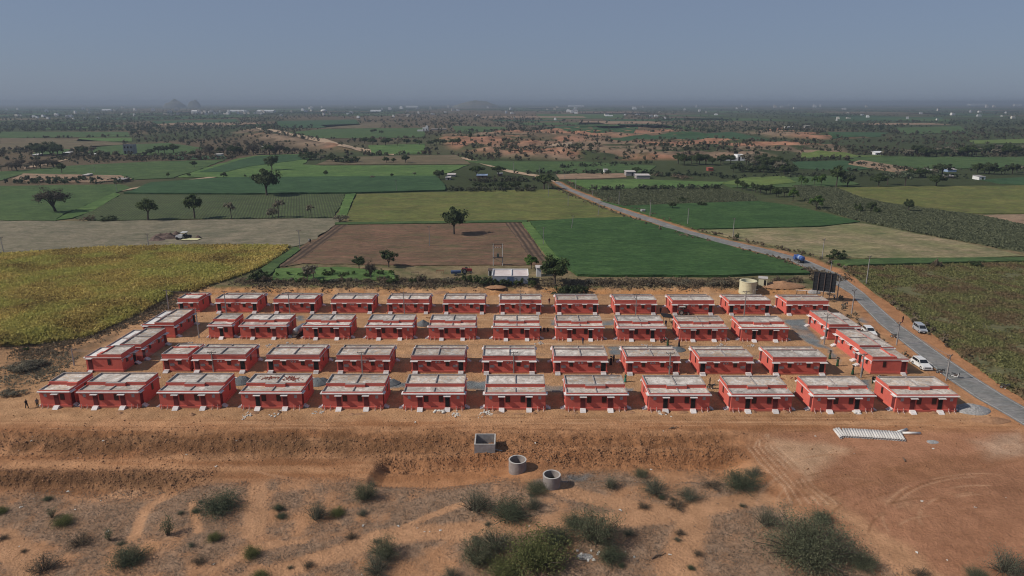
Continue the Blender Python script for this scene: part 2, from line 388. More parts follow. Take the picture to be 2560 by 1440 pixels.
    for p in BAD_POLYS:
        far = y > 380
        if not np.any(far): continue
        m = np.zeros(n); m[far] = softpoly(x[far], y[far], p, 25.0)
        m = (m*ss(.36, .54, fbm(x, y, 38, 5, 79)))[:, None]
        c = c*(1-m)+m*(A(.30,.155,.098)*ss(.42,.62,nw)+A(.20,.145,.10)*(1-ss(.42,.62,nw)))*(.5+1.0*fbm(x, y, 14, 4, 80)[:, None])
    # orange shoulders of the road
    sel = (y < 520) & (y > 60) & (x > 0); d = np.full(n, 99.0); d[sel] = linedist(x[sel], y[sel], ROAD_C)
    side = x-np.interp(y, [p[1] for p in ROAD_C][::-1], [p[0] for p in ROAD_C][::-1])
    wR = np.interp(y, [120,180,260,450], [7.5,6.5,5.2,3.8]); w2 = np.interp(y, [120,260,450], [5.6,4.6,3.4]); m = (1-ss(wR-1.2, wR+.9, d+(nm[:,0]-.5)*3))*(side > 0)
    m2 = (1-ss(w2-1.4, w2+1, d+(nm[:,0]-.5)*3))*(side <= 0); m = np.maximum(m, m2*.9)[:, None]
    c = c*(1-m)+m*(A(.38,.19,.095)*(1-ss(150,165,-y+300)[:, None]*0)+0)*(.75+.5*nf)*(.8+.4*nb)
    return np.clip(c, 0, 1)
TRACKS = []
_r = random.Random(3)
for k in range(26):                                              # along the graded strip
    y0 = 1040+_r.random()*36; x0 = _r.uniform(-100, 1900); L = _r.uniform(300, 1100)
    TRACKS.append((gpx([(x0+t*L, y0+t*L*.004+3*math.sin(t*5+k)) for t in np.linspace(0, 1, 7)]), .16, (.24,.115,.055) if k % 3 else (.50,.29,.165), .55))
for k in range(30):                                              # sweeping turns on the open ground
    cx, cy = _r.choice([(2330,1330),(2120,1260),(2450,1290)]); rr = _r.uniform(60, 330); a0 = _r.uniform(2.6, 4.4); da = _r.uniform(.5, 1.1)
    TRACKS.append((gpx([(cx+rr*math.cos(a0+da*t), min(1438, cy+.45*rr*math.sin(a0+da*t))) for t in np.linspace(0, 1, 9)]), .17, (.225,.105,.052) if k % 2 else (.46,.27,.16), .6))
for k in range(16):                                              # fan of tracks at the junction
    o = (k-8)*5.0; TRACKS.append((gpx([(1895+o*.5+(k % 5)*6, 1085),(1910+o, 1120),(1950+o*1.2, 1160),(1998+o, 1215),(2040+o*1.5, 1260)]), .13, (.27,.145,.08) if k % 3 else (.56,.38,.25), .55))
for k in range(12):
    TRACKS.append((gpx([(1990,1212+k*3),(2200,1175+k*3.5),(2400,1140+k*4),(2560,1105+k*4)]), .14, (.25,.12,.06), .5))
for k in range(14):                                              # diagonal scrape marks on the left
    x0 = 20+k*16; TRACKS.append((gpx([(x0, 1214),(x0+50, 1200)]), .16, (.27,.14,.07), .6)); TRACKS.append((gpx([(240+k*7, 1246),(300+k*6, 1222)]), .12, (.53,.31,.18), .7))
    TRACKS.append((gpx([(560+k*8, 1160+k*2),(700+k*9, 1195+k)]), .12, (.26,.13,.065) if k % 2 else (.5,.28,.16), .5))
for k in range(22):                                              # ruts along the lanes between the rows
    y0 = _r.choice((859, 864, 869, 792, 797))+_r.uniform(-2, 2); x0 = _r.uniform(420, 1500); L = _r.uniform(250, 700); TRACKS.append((gpx([(x0+t*L, y0+t*L*.005+1.5*math.sin(t*6+k)) for t in np.linspace(0, 1, 7)]), .2, (.27,.155,.085) if k % 2 else (.52,.36,.22), .6))
GRAVEL = [gpx(p) for p in ([(1952,796),(2026,797),(2033,827),(2063,857),(2101,884),(2112,915),(2090,905),(2062,873),(1995,851),(1972,820)],
    [(2134,794),(2180,789),(2200,817),(2176,822)], [(1366,798),(1424,800),(1420,815),(1372,815)], [(1490,799),(1540,798),(1545,814),(1500,816)], [(1512,865),(1560,862),(1566,888),(1520,890)],
    [(960,955),(1220,950),(1430,965),(1430,985),(1180,978),(960,972)], [(1665,866),(1705,866),(1712,882),(1680,884)], [(1530,962),(1600,968),(1590,980),(1540,978)],
    [(2130,950),(2180,945),(2190,975),(2150,975)], [(730,790),(760,786),(770,800),(740,806)], [(1330,1195),(1460,1175),(1490,1190),(1440,1205),(1350,1225),(1290,1215)],
    [(2105,985),(2170,990),(2160,1005),(2110,1000)], [(460,935),(470,955),(440,980),(420,960)])]
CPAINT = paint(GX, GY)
V = np.stack([GX, GY, GZ], 1)
nr, ncn = len(Ds), len(Ts); I = np.arange(nr*ncn).reshape(nr, ncn)
F = np.stack([I[:-1, :-1].ravel(), I[:-1, 1:].ravel(), I[1:, 1:].ravel(), I[1:, :-1].ravel()], 1)
def earth_mat():
    m, N, L, P = nmat('earth'); g = N.new('ShaderNodeNewGeometry'); at = N.new('ShaderNodeAttribute'); at.attribute_name = 'soil'
    f1 = noise_node(N, L, g.outputs['Position'], 2.6, 6, 0.65); f2 = noise_node(N, L, g.outputs['Position'], 0.35, 4, 0.6)
    k = ramp(N, L, f1, [(.3, (.80,.80,.80)), (.7, (1.17,1.17,1.17))]); c = mixc(N, L, 1.0, at.outputs['Color'], k, 'MULTIPLY')
    k2 = ramp(N, L, f2, [(.35, (.88,.86,.84)), (.65, (1.1,1.1,1.1))]); c = mixc(N, L, 1.0, c, k2, 'MULTIPLY')
    L.new(c, P.inputs['Base Color']); P.inputs['Roughness'].default_value = 1.0; P.inputs['Specular IOR Level'].default_value = 0.05
    bump(N, L, P, f1, 1.0, 0.30); return m
EARTH = earth_mat()
gm = arr_mesh('ground', V, F, EARTH)
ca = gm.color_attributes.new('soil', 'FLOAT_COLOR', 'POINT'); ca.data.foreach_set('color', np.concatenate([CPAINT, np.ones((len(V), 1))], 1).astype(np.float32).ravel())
ground = link('ground', gm); tag(ground, kind='structure')

def strip_mesh(name, L_, R_, m, lift, sub=6, crown=0.0):
    """a road ribbon between two edges"""
    a = [G(*p) for p in L_]; b = [G(*p) for p in R_]; V = []; F = []
    def res(pts):
        out = []
        for p, q in zip(pts[:-1], pts[1:]):
            for k in range(sub): out.append(p.lerp(q, k/sub))
        return out+[pts[-1]]
    a, b = res(a), res(b)
    for p, q in zip(a, b):
        for t in (0, .25, .5, .75, 1):
            r = p.lerp(q, t); V.append((r.x, r.y, hz(r.x, r.y)+lift+crown*(1-(2*t-1)**2)))
    for i in range(len(a)-1):
        for k in range(4): o = i*5+k; F.append((o, o+1, o+6, o+5))
    me = bpy.data.meshes.new(name); me.from_pydata(V, [], F); me.materials.append(m); o = link(name, me); return o
ASPH = field_mat('asphalt', (.185,.185,.195), (.215,.21,.21), (.15,.15,.155), patch=6, fine=.3, bmp=.1, c4=(.17,.155,.14))
tag(strip_mesh('road', ROAD_L, ROAD_R, ASPH, 0.07, crown=.05), kind='structure')
PAINTW = mat('road_paint', (.50,.48,.45), (.25,.235,.22), scale=.35)
def offset_line(a, b, t0, t1): return [(p[0]+(q[0]-p[0])*t0, p[1]+(q[1]-p[1])*t0) for p, q in zip(a, b)], [(p[0]+(q[0]-p[0])*t1, p[1]+(q[1]-p[1])*t1) for p, q in zip(a, b)]
for t0, t1, i0 in ((.90, .925, 9), (.06, .085, 8)):
    A_, B_ = offset_line(ROAD_L[i0:], ROAD_R[i0:], t0, t1); tag(strip_mesh('road_marking', A_, B_, PAINTW, 0.112, crown=0.0), kind='structure')
DIRT = field_mat('dirt_track', (.36,.25,.16), (.42,.31,.21), (.30,.20,.13), patch=20, fine=1.5, bmp=.2)
def track_px(name, pts, wpx, lift=.35):
    A_ = [(x-w_, y) for (x, y), w_ in zip(pts, wpx)]; B_ = [(x+w_, y) for (x, y), w_ in zip(pts, wpx)]; return tag(strip_mesh(name, A_, B_, DIRT, lift, 4), kind='structure')
track_px('dirt_road', [(1392,456),(1345,441),(1290,432),(1255,424),(1215,411),(1175,400),(1150,394)], [7,16,18,9,11,10,8])
def track_v(name, pts, hpx, lift=.35):
    A_ = [(x, y-w_) for (x, y), w_ in zip(pts, hpx)]; B_ = [(x, y+w_) for (x, y), w_ in zip(pts, hpx)]; return tag(strip_mesh(name, B_, A_, DIRT, lift, 4), kind='structure')
track_v('dirt_road', [(985,386),(940,380),(890,372),(845,364),(810,352),(740,338),(690,328),(640,320)], [2.5,3,4,6,6,4,3,2])
track_v('dirt_road', [(1260,386),(1320,378),(1380,366),(1430,360)], [2,1.6,1.6,1])
track_v('dirt_road', [(60,421),(100,414),(140,406),(172,398)], [2,2,1.6,1.4])
track_v('dirt_road', [(1760,303),(1840,300),(1960,301)], [1,1.6,1])
track_v('dirt_road', [(560,440),(470,452),(380,464),(300,478)], [1.5,1.5,1.6,1.8])
# ------------------------------------------------------------------ fields
def sheet(name, pts, m, lift=.25, jit=.5, skirt=True, kind='structure'):
    W_ = [G(*p) for p in pts]; B = []
    per = sum((W_[i]-W_[i-1]).length for i in range(len(W_))); step = max(per/160, .8)
    for p, q in zip(W_, W_[1:]+W_[:1]):
        n = max(1, int((q-p).length/step))
        for k in range(n):
            r = p.lerp(q, k/n); a = vnoise(r.x/step*.4, r.y/step*.4, 91)-.5; b = vnoise(r.x/step*.4, r.y/step*.4, 92)-.5
            B.append((r.x+float(a)*2*jit*step*.5, r.y+float(b)*2*jit*step*.5))
    bm = bmesh.new(); f = bm.faces.new([bm.verts.new((x, y, 0)) for x, y in B]); bmesh.ops.triangulate(bm, faces=[f])
    xs = [p[0] for p in B]; ys = [p[1] for p in B]; gs = max(max(xs)-min(xs), max(ys)-min(ys))/26
    for ax, lo, hi in ((0, min(xs), max(xs)), (1, min(ys), max(ys))):
        v = lo+gs
        while v < hi:
            co = Vector((v, 0, 0) if ax == 0 else (0, v, 0)); no = Vector((1, 0, 0) if ax == 0 else (0, 1, 0))
            bmesh.ops.bisect_plane(bm, geom=bm.verts[:]+bm.edges[:]+bm.faces[:], plane_co=co, plane_no=no); v += gs
    bmesh.ops.recalc_face_normals(bm, faces=bm.faces)
    if bm.faces and sum(f.normal.z for f in bm.faces) < 0: bmesh.ops.reverse_faces(bm, faces=bm.faces[:])
    X = np.array([v.co.x for v in bm.verts]); Y = np.array([v.co.y for v in bm.verts]); Z = height(X, Y)
    for v, z in zip(bm.verts, Z): v.co.z = z+lift
    if skirt:
        ed = [e for e in bm.edges if e.is_boundary]; r = bmesh.ops.extrude_edge_only(bm, edges=ed)
        for v in r['geom']:
            if isinstance(v, bmesh.types.BMVert): v.co.z -= lift+.5
    me = bpy.data.meshes.new(name); bm.to_mesh(me); bm.free(); me.materials.append(m)
    return tag(link(name, me), kind=kind)
g_deep = field_mat('crop_deep_green', (.036,.088,.022), (.052,.108,.027), (.022,.056,.015), patch=35, fine=.9, bmp=.6)
g_blue = field_mat('crop_blue_green', (.034,.080,.030), (.042,.092,.034), (.026,.062,.025), patch=40, fine=1.2, bmp=.4)
g_mid = field_mat('crop_mid_green', (.055,.105,.028), (.075,.120,.033), (.036,.068,.022), patch=30, fine=1.1, bmp=.5)
g_brt = field_mat('crop_bright_green', (.072,.145,.028), (.098,.165,.036), (.052,.100,.026), patch=30, fine=1.5, bmp=.3)
g_lime = field_mat('crop_lime', (.12,.17,.03), (.085,.145,.03), (.09,.12,.03), patch=30, fine=1.5, bmp=.3)
g_row = field_mat('crop_rows_green', (.072,.112,.034), (.085,.120,.036), (.048,.056,.028), patch=35, fine=.9, rows=(-17, 1.35, .8), bmp=.4)
g_olive = field_mat('crop_olive', (.105,.135,.026), (.145,.150,.033), (.085,.085,.028), patch=22, fine=1.0, bmp=.4, c4=(.10,.082,.034))
g_plow = field_mat('ploughed_soil', (.20,.092,.056), (.170,.098,.056), (.095,.062,.038), patch=25, fine=1.0, rows=(90, 2.6, .35), bmp=.6, c4=(.085,.088,.036))
g_furr = field_mat('furrowed_soil', (.19,.115,.072), (.17,.105,.066), (.060,.040,.028), patch=25, fine=.8, rows=(0, 2.0, .95), bmp=.5)
g_fur2 = field_mat('furrowed_soil_east', (.19,.115,.072), (.17,.105,.066), (.060,.040,.028), patch=25, fine=.8, rows=(-7, 2.0, .95), bmp=.5)
g_fall = field_mat('fallow_stubble', (.180,.158,.108), (.215,.175,.125), (.115,.112,.068), patch=40, fine=.9, bmp=.5)
g_tan = field_mat('fallow_tan', (.285,.21,.125), (.180,.180,.075), (.135,.120,.055), patch=22, fine=.9, bmp=.5, c4=(.10,.115,.045))
g_brown = field_mat('field_brown', (.135,.110,.060), (.15,.10,.062), (.095,.085,.045), patch=40, fine=1.6, bmp=.3)
g_bare = field_mat('bare_pale_soil', (.30,.20,.125), (.24,.15,.095), (.19,.125,.08), patch=18, fine=1.2, bmp=.3)
g_soil = field_mat('crop_soil', (.085,.065,.035), (.070,.060,.030), (.050,.042,.022), patch=20, fine=.8, bmp=.5)
g_maize = field_mat('maize_soil', (.24,.175,.055), (.19,.15,.055), (.12,.095,.035), patch=18, fine=.8, bmp=.5)
g_cot = field_mat('cotton_soil', (.085,.092,.048), (.10,.095,.058), (.058,.064,.034), patch=20, fine=1.0, bmp=.5)
g_rt = field_mat('crop_right_field', (.155,.125,.068), (.125,.128,.055), (.085,.09,.038), patch=18, fine=.6, rows=(90, 1.1, .35), bmp=.5)
MAIZE = [(-260,650),(0,640),(250,622),(500,617),(722,618),(700,640),(655,668),(600,690),(520,716),(436,732),(380,768),(325,797),(220,845),(0,871),(-320,885)]
RIGHTF = [(2112,670),(2560,658),(2700,655),(2750,1075),(2600,1025),(2500,962),(2400,890),(2335,838),(2270,790),(2220,755),(2150,705)]
COTT1 = [(1478,478),(1600,474),(1790,470),(1880,489),(1895,504),(1720,510),(1560,516),(1505,500)]
COTT2 = [(1985,466),(2085,470),(2150,496),(2220,511),(2410,536),(2470,545),(2560,565),(2700,590),(2700,665),(2560,632),(2420,606),(2320,588),(2230,570),(2150,553),(2050,524),(2000,495)]
FIELDS = [
 ('field', MAIZE, g_maize, .3), ('field', [(-300,556),(0,553),(240,554),(835,546),(866,541),(835,566),(782,608),(738,617),(722,616),(500,615),(250,620),(-260,648)], g_fall, .25),
 ('grass_strip', [(738,620),(752,626),(700,664),(676,690),(640,694),(610,706),(640,684),(690,650)], g_mid, .5),
 ('field', [(-300,468),(0,466),(300,462),(330,470),(290,484),(225,512),(150,540),(140,553),(0,552),(-300,555)], g_mid, .4),
 ('grass_strip', [(285,484),(302,487),(230,530),(180,547),(140,552),(160,540)], g_brt, .45),
 ('field', [(304,488),(600,489),(862,487),(850,520),(834,545),(500,549),(240,553),(190,548)], g_row, .4),
 ('field', [(308,485),(330,480),(376,459),(560,446),(800,444),(1092,442),(1116,470),(1112,478),(900,484),(600,487)], g_blue, .9),
 ('grass_strip', [(864,487),(890,485),(876,515),(866,545),(838,548),(850,525)], g_brt, .5),
 ('field', [(892,486),(1100,481),(1300,476),(1392,474),(1440,492),(1500,520),(1565,544),(1440,549),(1318,553),(1100,555),(870,559),(870,540),(880,515)], g_olive, .3),
 ('grass_strip', [(838,558),(1318,552),(1318,557),(838,563)], g_mid, .45),
 ('field', [(838,564),(1302,558),(1338,610),(1362,664),(1050,664),(760,660),(700,668),(742,626)], g_plow, .25),
 ('field', [(838,564),(870,563),(770,640),(712,668),(690,668),(740,628),(790,604)], g_furr, .29), ('field', [(1262,558),(1300,558),(1338,610),(1366,655),(1330,655),(1300,610)], g_fur2, .29),
 ('grass_strip', [(1304,557),(1324,557),(1402,655),(1382,662),(1340,608)], g_brt, .45),
 ('field', [(1326,557),(1440,550),(1568,546),(1640,566),(1690,581),(1780,607),(1880,634),(1955,655),(2010,676),(2022,688),(1800,694),(1440,692),(1395,650),(1350,590)], g_deep, .8),
 ('grass_strip', [(690,674),(850,670),(980,680),(990,700),(830,704),(680,702)], g_brt, .4),
 ('field', [(1420,452),(1600,450),(1812,457),(1790,469),(1600,473),(1478,476)], g_brt, .5),
 ('field', COTT1, g_cot, .4),
 ('field', [(1500,503),(1560,517),(1720,511),(1895,505),(1990,518),(2060,535),(2150,557),(2050,568),(1840,573),(1745,575),(1660,550),(1580,526)], g_deep, .6),
 ('field', [(1745,576),(1840,574),(2050,569),(2150,558),(2230,573),(2300,588),(2400,606),(2520,632),(2560,642),(2400,646),(2160,647),(2050,642),(1930,615),(1830,595)], g_tan, .3),
 ('field', COTT2, g_cot, .4),
 ('field', [(2088,470),(2300,466),(2560,465),(2700,466),(2700,540),(2560,535),(2420,534),(2330,524),(2220,509),(2150,494)], g_olive, .3),
 ('field', [(2435,540),(2560,537),(2700,542),(2700,580),(2560,560),(2500,552)], g_bare, .25),
 ('field', RIGHTF, g_rt, .3), ('grass_strip', [(2080,656),(2200,651),(2560,648),(2700,646),(2700,655),(2560,657),(2120,668)], g_mid, .8),
 ('field', [(180,415),(400,404),(562,400),(500,425),(430,446),(340,450),(230,437),(60,436),(0,452),(-200,455),(-200,440),(40,428)], g_mid, .4),
 ('field', [(444,444),(500,425),(590,398),(650,389),(790,385),(758,412),(800,415),(1170,413),(1130,430),(1090,441),(800,443)], g_brt, .4),
 ('field', [(500,431),(600,401),(640,392),(785,386),(770,398),(720,405),(620,418),(560,432)], g_blue, .6),
 ('field', [(836,394),(1000,390),(1140,388),(1178,411),(900,412),(790,413)], g_brown, .4),
 ('field', [(1160,402),(1280,404),(1460,405),(1640,415),(1620,432),(1480,434),(1300,431),(1230,415)], g_mid, .4),
 ('field', [(1390,437),(1480,433),(1560,434),(1566,444),(1500,447),(1400,449)], g_bare, .3),
 ('field', [(1790,456),(1900,446),(2090,440),(2150,462),(2060,468),(1830,470)], g_mid, .4), ('field', [(1805,460),(1860,446),(1960,442),(1990,458),(1880,468)], g_lime, .6),
 ('field', [(2000,396),(2200,392),(2560,394),(2700,396),(2700,420),(2560,420),(2300,424),(2150,405),(2100,398)], g_mid, .4), ('field', [(2005,391),(2210,389),(2200,393),(2000,396)], g_lime, .4),
 ('field', [(1980,405),(2110,402),(2200,420),(2120,428),(2000,422)], g_blue, .4), ('field', [(2120,412),(2150,402),(2290,424),(2300,434),(2230,430)], g_bare, .9),
 ('field', [(2450,450),(2560,444),(2700,446),(2700,462),(2560,463),(2500,460)], g_blue, .4),
 ('field', [(1520,347),(1700,338),(1830,330),(1925,350),(1800,354),(1560,354)], g_blue, .4), ('field', [(1360,318),(1520,312),(1600,320),(1580,334),(1420,334)], g_blue, .5),
 ('field', [(720,332),(820,322),(1060,320),(1062,344),(920,346),(800,346)], g_mid, .5), ('field', [(920,364),(1062,360),(1064,385),(930,386)], g_brt, .5), ('field', [(690,303),(890,299),(900,312),(800,320),(700,320)], g_blue, .5), ('field', [(800,313),(960,308),(950,320),(830,323)], g_brown, .5),
 ('field', [(0,330),(320,330),(325,342),(0,346)], g_mid, .5), ('field', [(200,345),(330,345),(330,354),(190,354)], g_brt, .5), ('field', [(0,345),(190,348),(330,360),(180,374),(0,376)], g_brown, .5), ('field', [(230,366),(420,358),(520,372),(450,388),(350,390),(220,384)], g_mid, .5),
 ('field', [(380,303),(590,298),(600,308),(390,312)], g_blue, .5), ('field', [(420,392),(560,390),(570,398),(440,400)], g_blue, .5), ('field', [(100,370),(180,374),(170,386),(80,388)], g_mid, .5),
 ('field', [(1130,315),(1260,318),(1280,330),(1140,330)], g_mid, .5), ('field', [(2230,320),(2400,316),(2420,332),(2260,336)], g_mid, .5), ('field', [(2060,330),(2220,332),(2200,342),(2080,345)], g_blue, .5), ('field', [(2420,352),(2560,348),(2700,350),(2700,356),(2440,360)], g_lime, .5),
 ('field', [(2080,290),(2360,294),(2350,304),(2100,302)], g_blue, .5), ('field', [(1340,285),(1560,286),(1560,296),(1350,298)], g_mid, .5), ('field', [(60,436),(90,437),(300,441),(330,450),(240,458),(80,456),(30,450)], g_bare, .8),
]
for nm_, pts_, m_, l_ in FIELDS: sheet(nm_, pts_, m_, l_)
_r = random.Random(12)
for k in range(64):                                              # the patchwork running off to the horizon
    D = 1300*math.exp(_r.random()*1.6); x = _r.uniform(-.8, .8)*D; a, b = _r.uniform(40, 130)*D/1500, _r.uniform(40, 120)*D/1300
    q = [(x-a, D-b), (x+a*_r.uniform(.8,1.1), D-b*_r.uniform(.7,1.1)), (x+a*_r.uniform(.7,1.2), D+b), (x-a*_r.uniform(.7,1.1), D+b*_r.uniform(.8,1.2))]
    mb = MB(); zz = [hz(*p)+.9 for p in q]; mb.quad(*[(p[0], p[1], TOPZ+.6) for p in q]); me = mb.mesh('field', _r.choice([g_blue, g_mid, g_blue, g_brown, g_mid, g_bare, g_deep])); tag(link('field', me), kind='structure')
# ------------------------------------------------------------------ the red houses
def wall_mat():
    m, N, L, P = nmat('red_wall_paint'); tc = N.new('ShaderNodeTexCoord'); oi = N.new('ShaderNodeObjectInfo')
    va = N.new('ShaderNodeVectorMath'); va.operation = 'ADD'; L.new(tc.outputs['Object'], va.inputs[0]); cx = N.new('ShaderNodeCombineXYZ')
    L.new(math_node(N, L, 'MULTIPLY', oi.outputs['Random'], 90.0), cx.inputs[0]); L.new(cx.outputs[0], va.inputs[1])
    f = noise_node(N, L, va.outputs[0], 0.8, 5, .65); mp = N.new('ShaderNodeMapping'); mp.inputs['Scale'].default_value = (3, 3, .25); L.new(va.outputs[0], mp.inputs[0])
    s = noise_node(N, L, mp.outputs[0], 1.4, 4, .6)
    c = ramp(N, L, f, [(.3, (.51,.110,.086)), (.7, (.61,.140,.100))]); c = mixc(N, L, ramp(N, L, s, [(.52, (0,0,0)), (.75, (.5,.5,.5))]), c, (.46,.12,.10))
    h = N.new('ShaderNodeHueSaturation'); L.new(math_node(N, L, 'ADD', math_node(N, L, 'MULTIPLY', oi.outputs['Random'], .12), .94), h.inputs['Value']); L.new(c, h.inputs['Color'])
    # splashes of earth along the foot of the wall
    sx = N.new('ShaderNodeSeparateXYZ'); L.new(tc.outputs['Object'], sx.inputs[0]); z = math_node(N, L, 'ADD', sx.outputs[2], math_node(N, L, 'MULTIPLY', f, .5))
    d = ramp(N, L, z, [(.30, (.75,.75,.75)), (.62, (0,0,0))]); c = mixc(N, L, d, h.outputs[0], (.36,.17,.10))
    L.new(c, P.inputs['Base Color']); P.inputs['Roughness'].default_value = .8; P.inputs['Specular IOR Level'].default_value = .2; return m
def roof_mat(name, base, pale, stain, warm, k=.55):
    m, N, L, P = nmat(name); tc = N.new('ShaderNodeTexCoord'); oi = N.new('ShaderNodeObjectInfo')
    va = N.new('ShaderNodeVectorMath'); va.operation = 'ADD'; L.new(tc.outputs['Object'], va.inputs[0]); cx = N.new('ShaderNodeCombineXYZ')
    L.new(math_node(N, L, 'MULTIPLY', oi.outputs['Random'], 170.0), cx.inputs[0]); L.new(cx.outputs[0], va.inputs[1])
    a = noise_node(N, L, va.outputs[0], .35, 5, .65, .8); b = noise_node(N, L, va.outputs[0], 1.3, 6, .72, 1.2); d = noise_node(N, L, va.outputs[0], .55, 3, .6, 2)
    c = ramp(N, L, a, [(.38, base), (.60, pale)])
    wm = math_node(N, L, 'MULTIPLY', ramp(N, L, d, [(.40, (0,0,0)), (.66, (1,1,1))]), math_node(N, L, 'MULTIPLY', oi.outputs['Random'], 1.0))
    c = mixc(N, L, wm, c, warm); c = mixc(N, L, ramp(N, L, b, [(.50, (0,0,0)), (.63, (k,k,k))]), c, stain)
    e = noise_node(N, L, va.outputs[0], 3.2, 4, .7, .5); c = mixc(N, L, ramp(N, L, e, [(.60, (0,0,0)), (.70, (.6,.6,.6))]), c, (.13,.105,.09))
    h = N.new('ShaderNodeHueSaturation'); r2 = math_node(N, L, 'FRACT', math_node(N, L, 'MULTIPLY', oi.outputs['Random'], 7.31))
    L.new(math_node(N, L, 'ADD', math_node(N, L, 'MULTIPLY', r2, .3), .85), h.inputs['Value']); L.new(c, h.inputs['Color'])
    L.new(h.outputs[0], P.inputs['Base Color']); P.inputs['Roughness'].default_value = .95; P.inputs['Specular IOR Level'].default_value = .1; bump(N, L, P, b, .2, .03); return m
M_WALL = wall_mat()
M_ROOF = roof_mat('roof_concrete', (.31,.285,.26), (.66,.61,.555), (.21,.17,.145), (.46,.33,.23), .65)
M_ROOFW = roof_mat('pale_roof_screed', (.62,.60,.57), (.70,.69,.66), (.45,.42,.40), (.60,.52,.46), .3)
M_PARA = mat('parapet_cement', (.36,.32,.30), (.24,.20,.185), scale=2.0)
M_WHITE = mat('white_trim', (.72,.69,.67), (.56,.50,.48), scale=1.2)
M_STEP = mat('step_whitewash', (.70,.67,.66), (.50,.45,.43), scale=2.2, rand=.25)
M_DOOR = mat('door_maroon', (.13,.022,.022), (.09,.016,.016), scale=1.0)
M_OPEN = mat('doorway_dark', (.010,.008,.008), (.014,.011,.010))  # near-black paint standing in for unlit insides; black netting uses it too
M_FRAME = mat('window_frame_maroon', (.16,.03,.028), (.12,.022,.02))
M_PANE = mat('window_dark_shutter', (.030,.010,.010), (.018,.008,.008), rough=.4, spec=.5)
M_PLAQ = mat('plaque_grey', (.42,.40,.40), (.30,.28,.28), scale=6)
M_PIPE = mat('pipe_pvc', (.55,.42,.38), (.40,.27,.24), scale=3)
M_BLACK = mat('black_void', (.006,.006,.007))
ZP, ZS, ZL, ZR, ZT = .50, 3.08, 3.30, 3.44, 3.71    # plinth top, porch slab, porch lip, main roof, parapet top
PD, DD = 2.95, 7.15                                  # depth of the low front part, whole depth
def house_meshes(units, flush, pale, mirror=False):
    """meshes of one house; front (low part) faces -y, origin under the middle of the front wall"""
    U = 5.28; W = U*units; h = W/2; S = []
    def sgn(u): return 1 if u == 0 else -1
    def X(u, x):                                     # x measured from the outer end of a unit
        x0 = -h+x if u == 0 else h-x
        return -x0 if (mirror and units == 1) else x0
    def bx(mb, u, xa, xb, *r): a, b = sorted((X(u, xa), X(u, xb))); mb.box(a, b, *r)
    us = range(units)
    S.append(('plinth', MB().box(-h-.10, h+.10, -.12, DD+.10, -.6, ZP).mesh('plinth', M_WALL)))
    mb = MB(); mb.box(-h, h, 0, PD-.13, ZP, ZS); mb.box(-h, h, PD-.13, DD, ZP, ZR); S.append(('wall', mb.mesh('wall', M_WALL)))
    mb = MB(); t = .13                               # parapets of the main roof; the middle of the front one steps out
    mb.box(-h-.02, -h+t, PD-.13, DD+.02, ZR, ZT); mb.box(h-t, h+.02, PD-.13, DD+.02, ZR, ZT); mb.box(-h+t, h-t, DD-t, DD+.02, ZR, ZT)
    j = W*.17
    if flush: mb.box(-h+t, h-t, PD-.15, PD, ZR-.02, ZT)
    else:
        if units == 2: mb.box(-h+t, -j, PD-.15, PD, ZR-.02, ZT); mb.box(j, h-t, PD-.15, PD, ZR-.02, ZT); mb.box(-j, j, PD-.62, PD-.15, ZS+.012, ZT-.06)
        else:
            a, b = ((-h+t, h-t-1.7) if mirror == False else (-h+t+1.7, h-t)); mb.box(a, b, PD-.15, PD, ZR-.02, ZT); c_, d_ = ((b, h) if not mirror else (-h, a)); mb.box(c_, d_, PD-.62, PD-.15, ZS+.012, ZT-.06)
    S.append(('parapet', mb.mesh('parapet', M_WALL)))
    mb = MB(); o = .012                              # bare cement coping and inner faces of the parapet
    mb.box(-h+t, -h+t+.03, PD, DD-t, ZR+.02, ZT-.01); mb.box(-h-.01, -h+t+.03, PD-.13, DD+.01, ZT, ZT+.025); mb.box(h-t-.02, h+.01, PD-.13, DD+.01, ZT, ZT+.025); mb.box(-h+t+.03, h-t-.02, DD-t-.03, DD+.01, ZT, ZT+.025)
    mb.box(-h+t+.03, h-t, DD-t-.03, DD-t, ZR+.02, ZT-.01)
    mb.box(h-t-.015, h-t, PD+.01, DD-t-.04, ZR+.022, ZT-.012)
    (mb.box(-h+t+.04, h-t-.04, PD+.001, PD+.03, ZR+.022, ZT-.07), mb.box(-h+t+.035, h-t-.025, PD-.15, PD+.012, ZT, ZT+.022)) if flush else (mb.box(-h+t+.04, h-t-.04, PD+.001, PD+.03, ZR+.022, ZT-.07), mb.box(-h+t+.035, -j-.0, PD-.15, PD+.012, ZT, ZT+.022), mb.box(j, h-t-.025, PD-.15, PD+.012, ZT, ZT+.022)) if units == 2 else None
    if not flush and units == 2: mb.box(-j+.01, j-.01, PD-.61, PD-.16, ZT-.06, ZT-.045)
    if units == 2: mb.box(-.09, .09, PD+.032, DD-t-.03, ZR+.018, ZT-.02); mb.box(-.07, .07, .13, PD-.63, ZS+.014, ZL-.02)
    mb.box(-h+.10, h-.10, .12, .135, ZS+.016, ZL-.005); mb.box(-h+.11, -h+.125, .14, PD-.66, ZS+.016, ZL-.005); mb.box(h-.125, h-.11, .14, PD-.66, ZS+.016, ZL-.005)
    mb.box(-h-.01, h+.01, .03, .137, ZL, ZL+.02); mb.box(-h-.01, -h+.13, .138, PD-.66, ZL, ZL+.02); mb.box(h-.13, h+.01, .138, PD-.66, ZL, ZL+.02)
    S.append(('coping', mb.mesh('coping', M_PARA)))
    S.append(('roof', MB().box(-h+t, h-t, PD+.001, DD-t, ZR+.002, ZR+.02).mesh('roof', M_ROOF)))
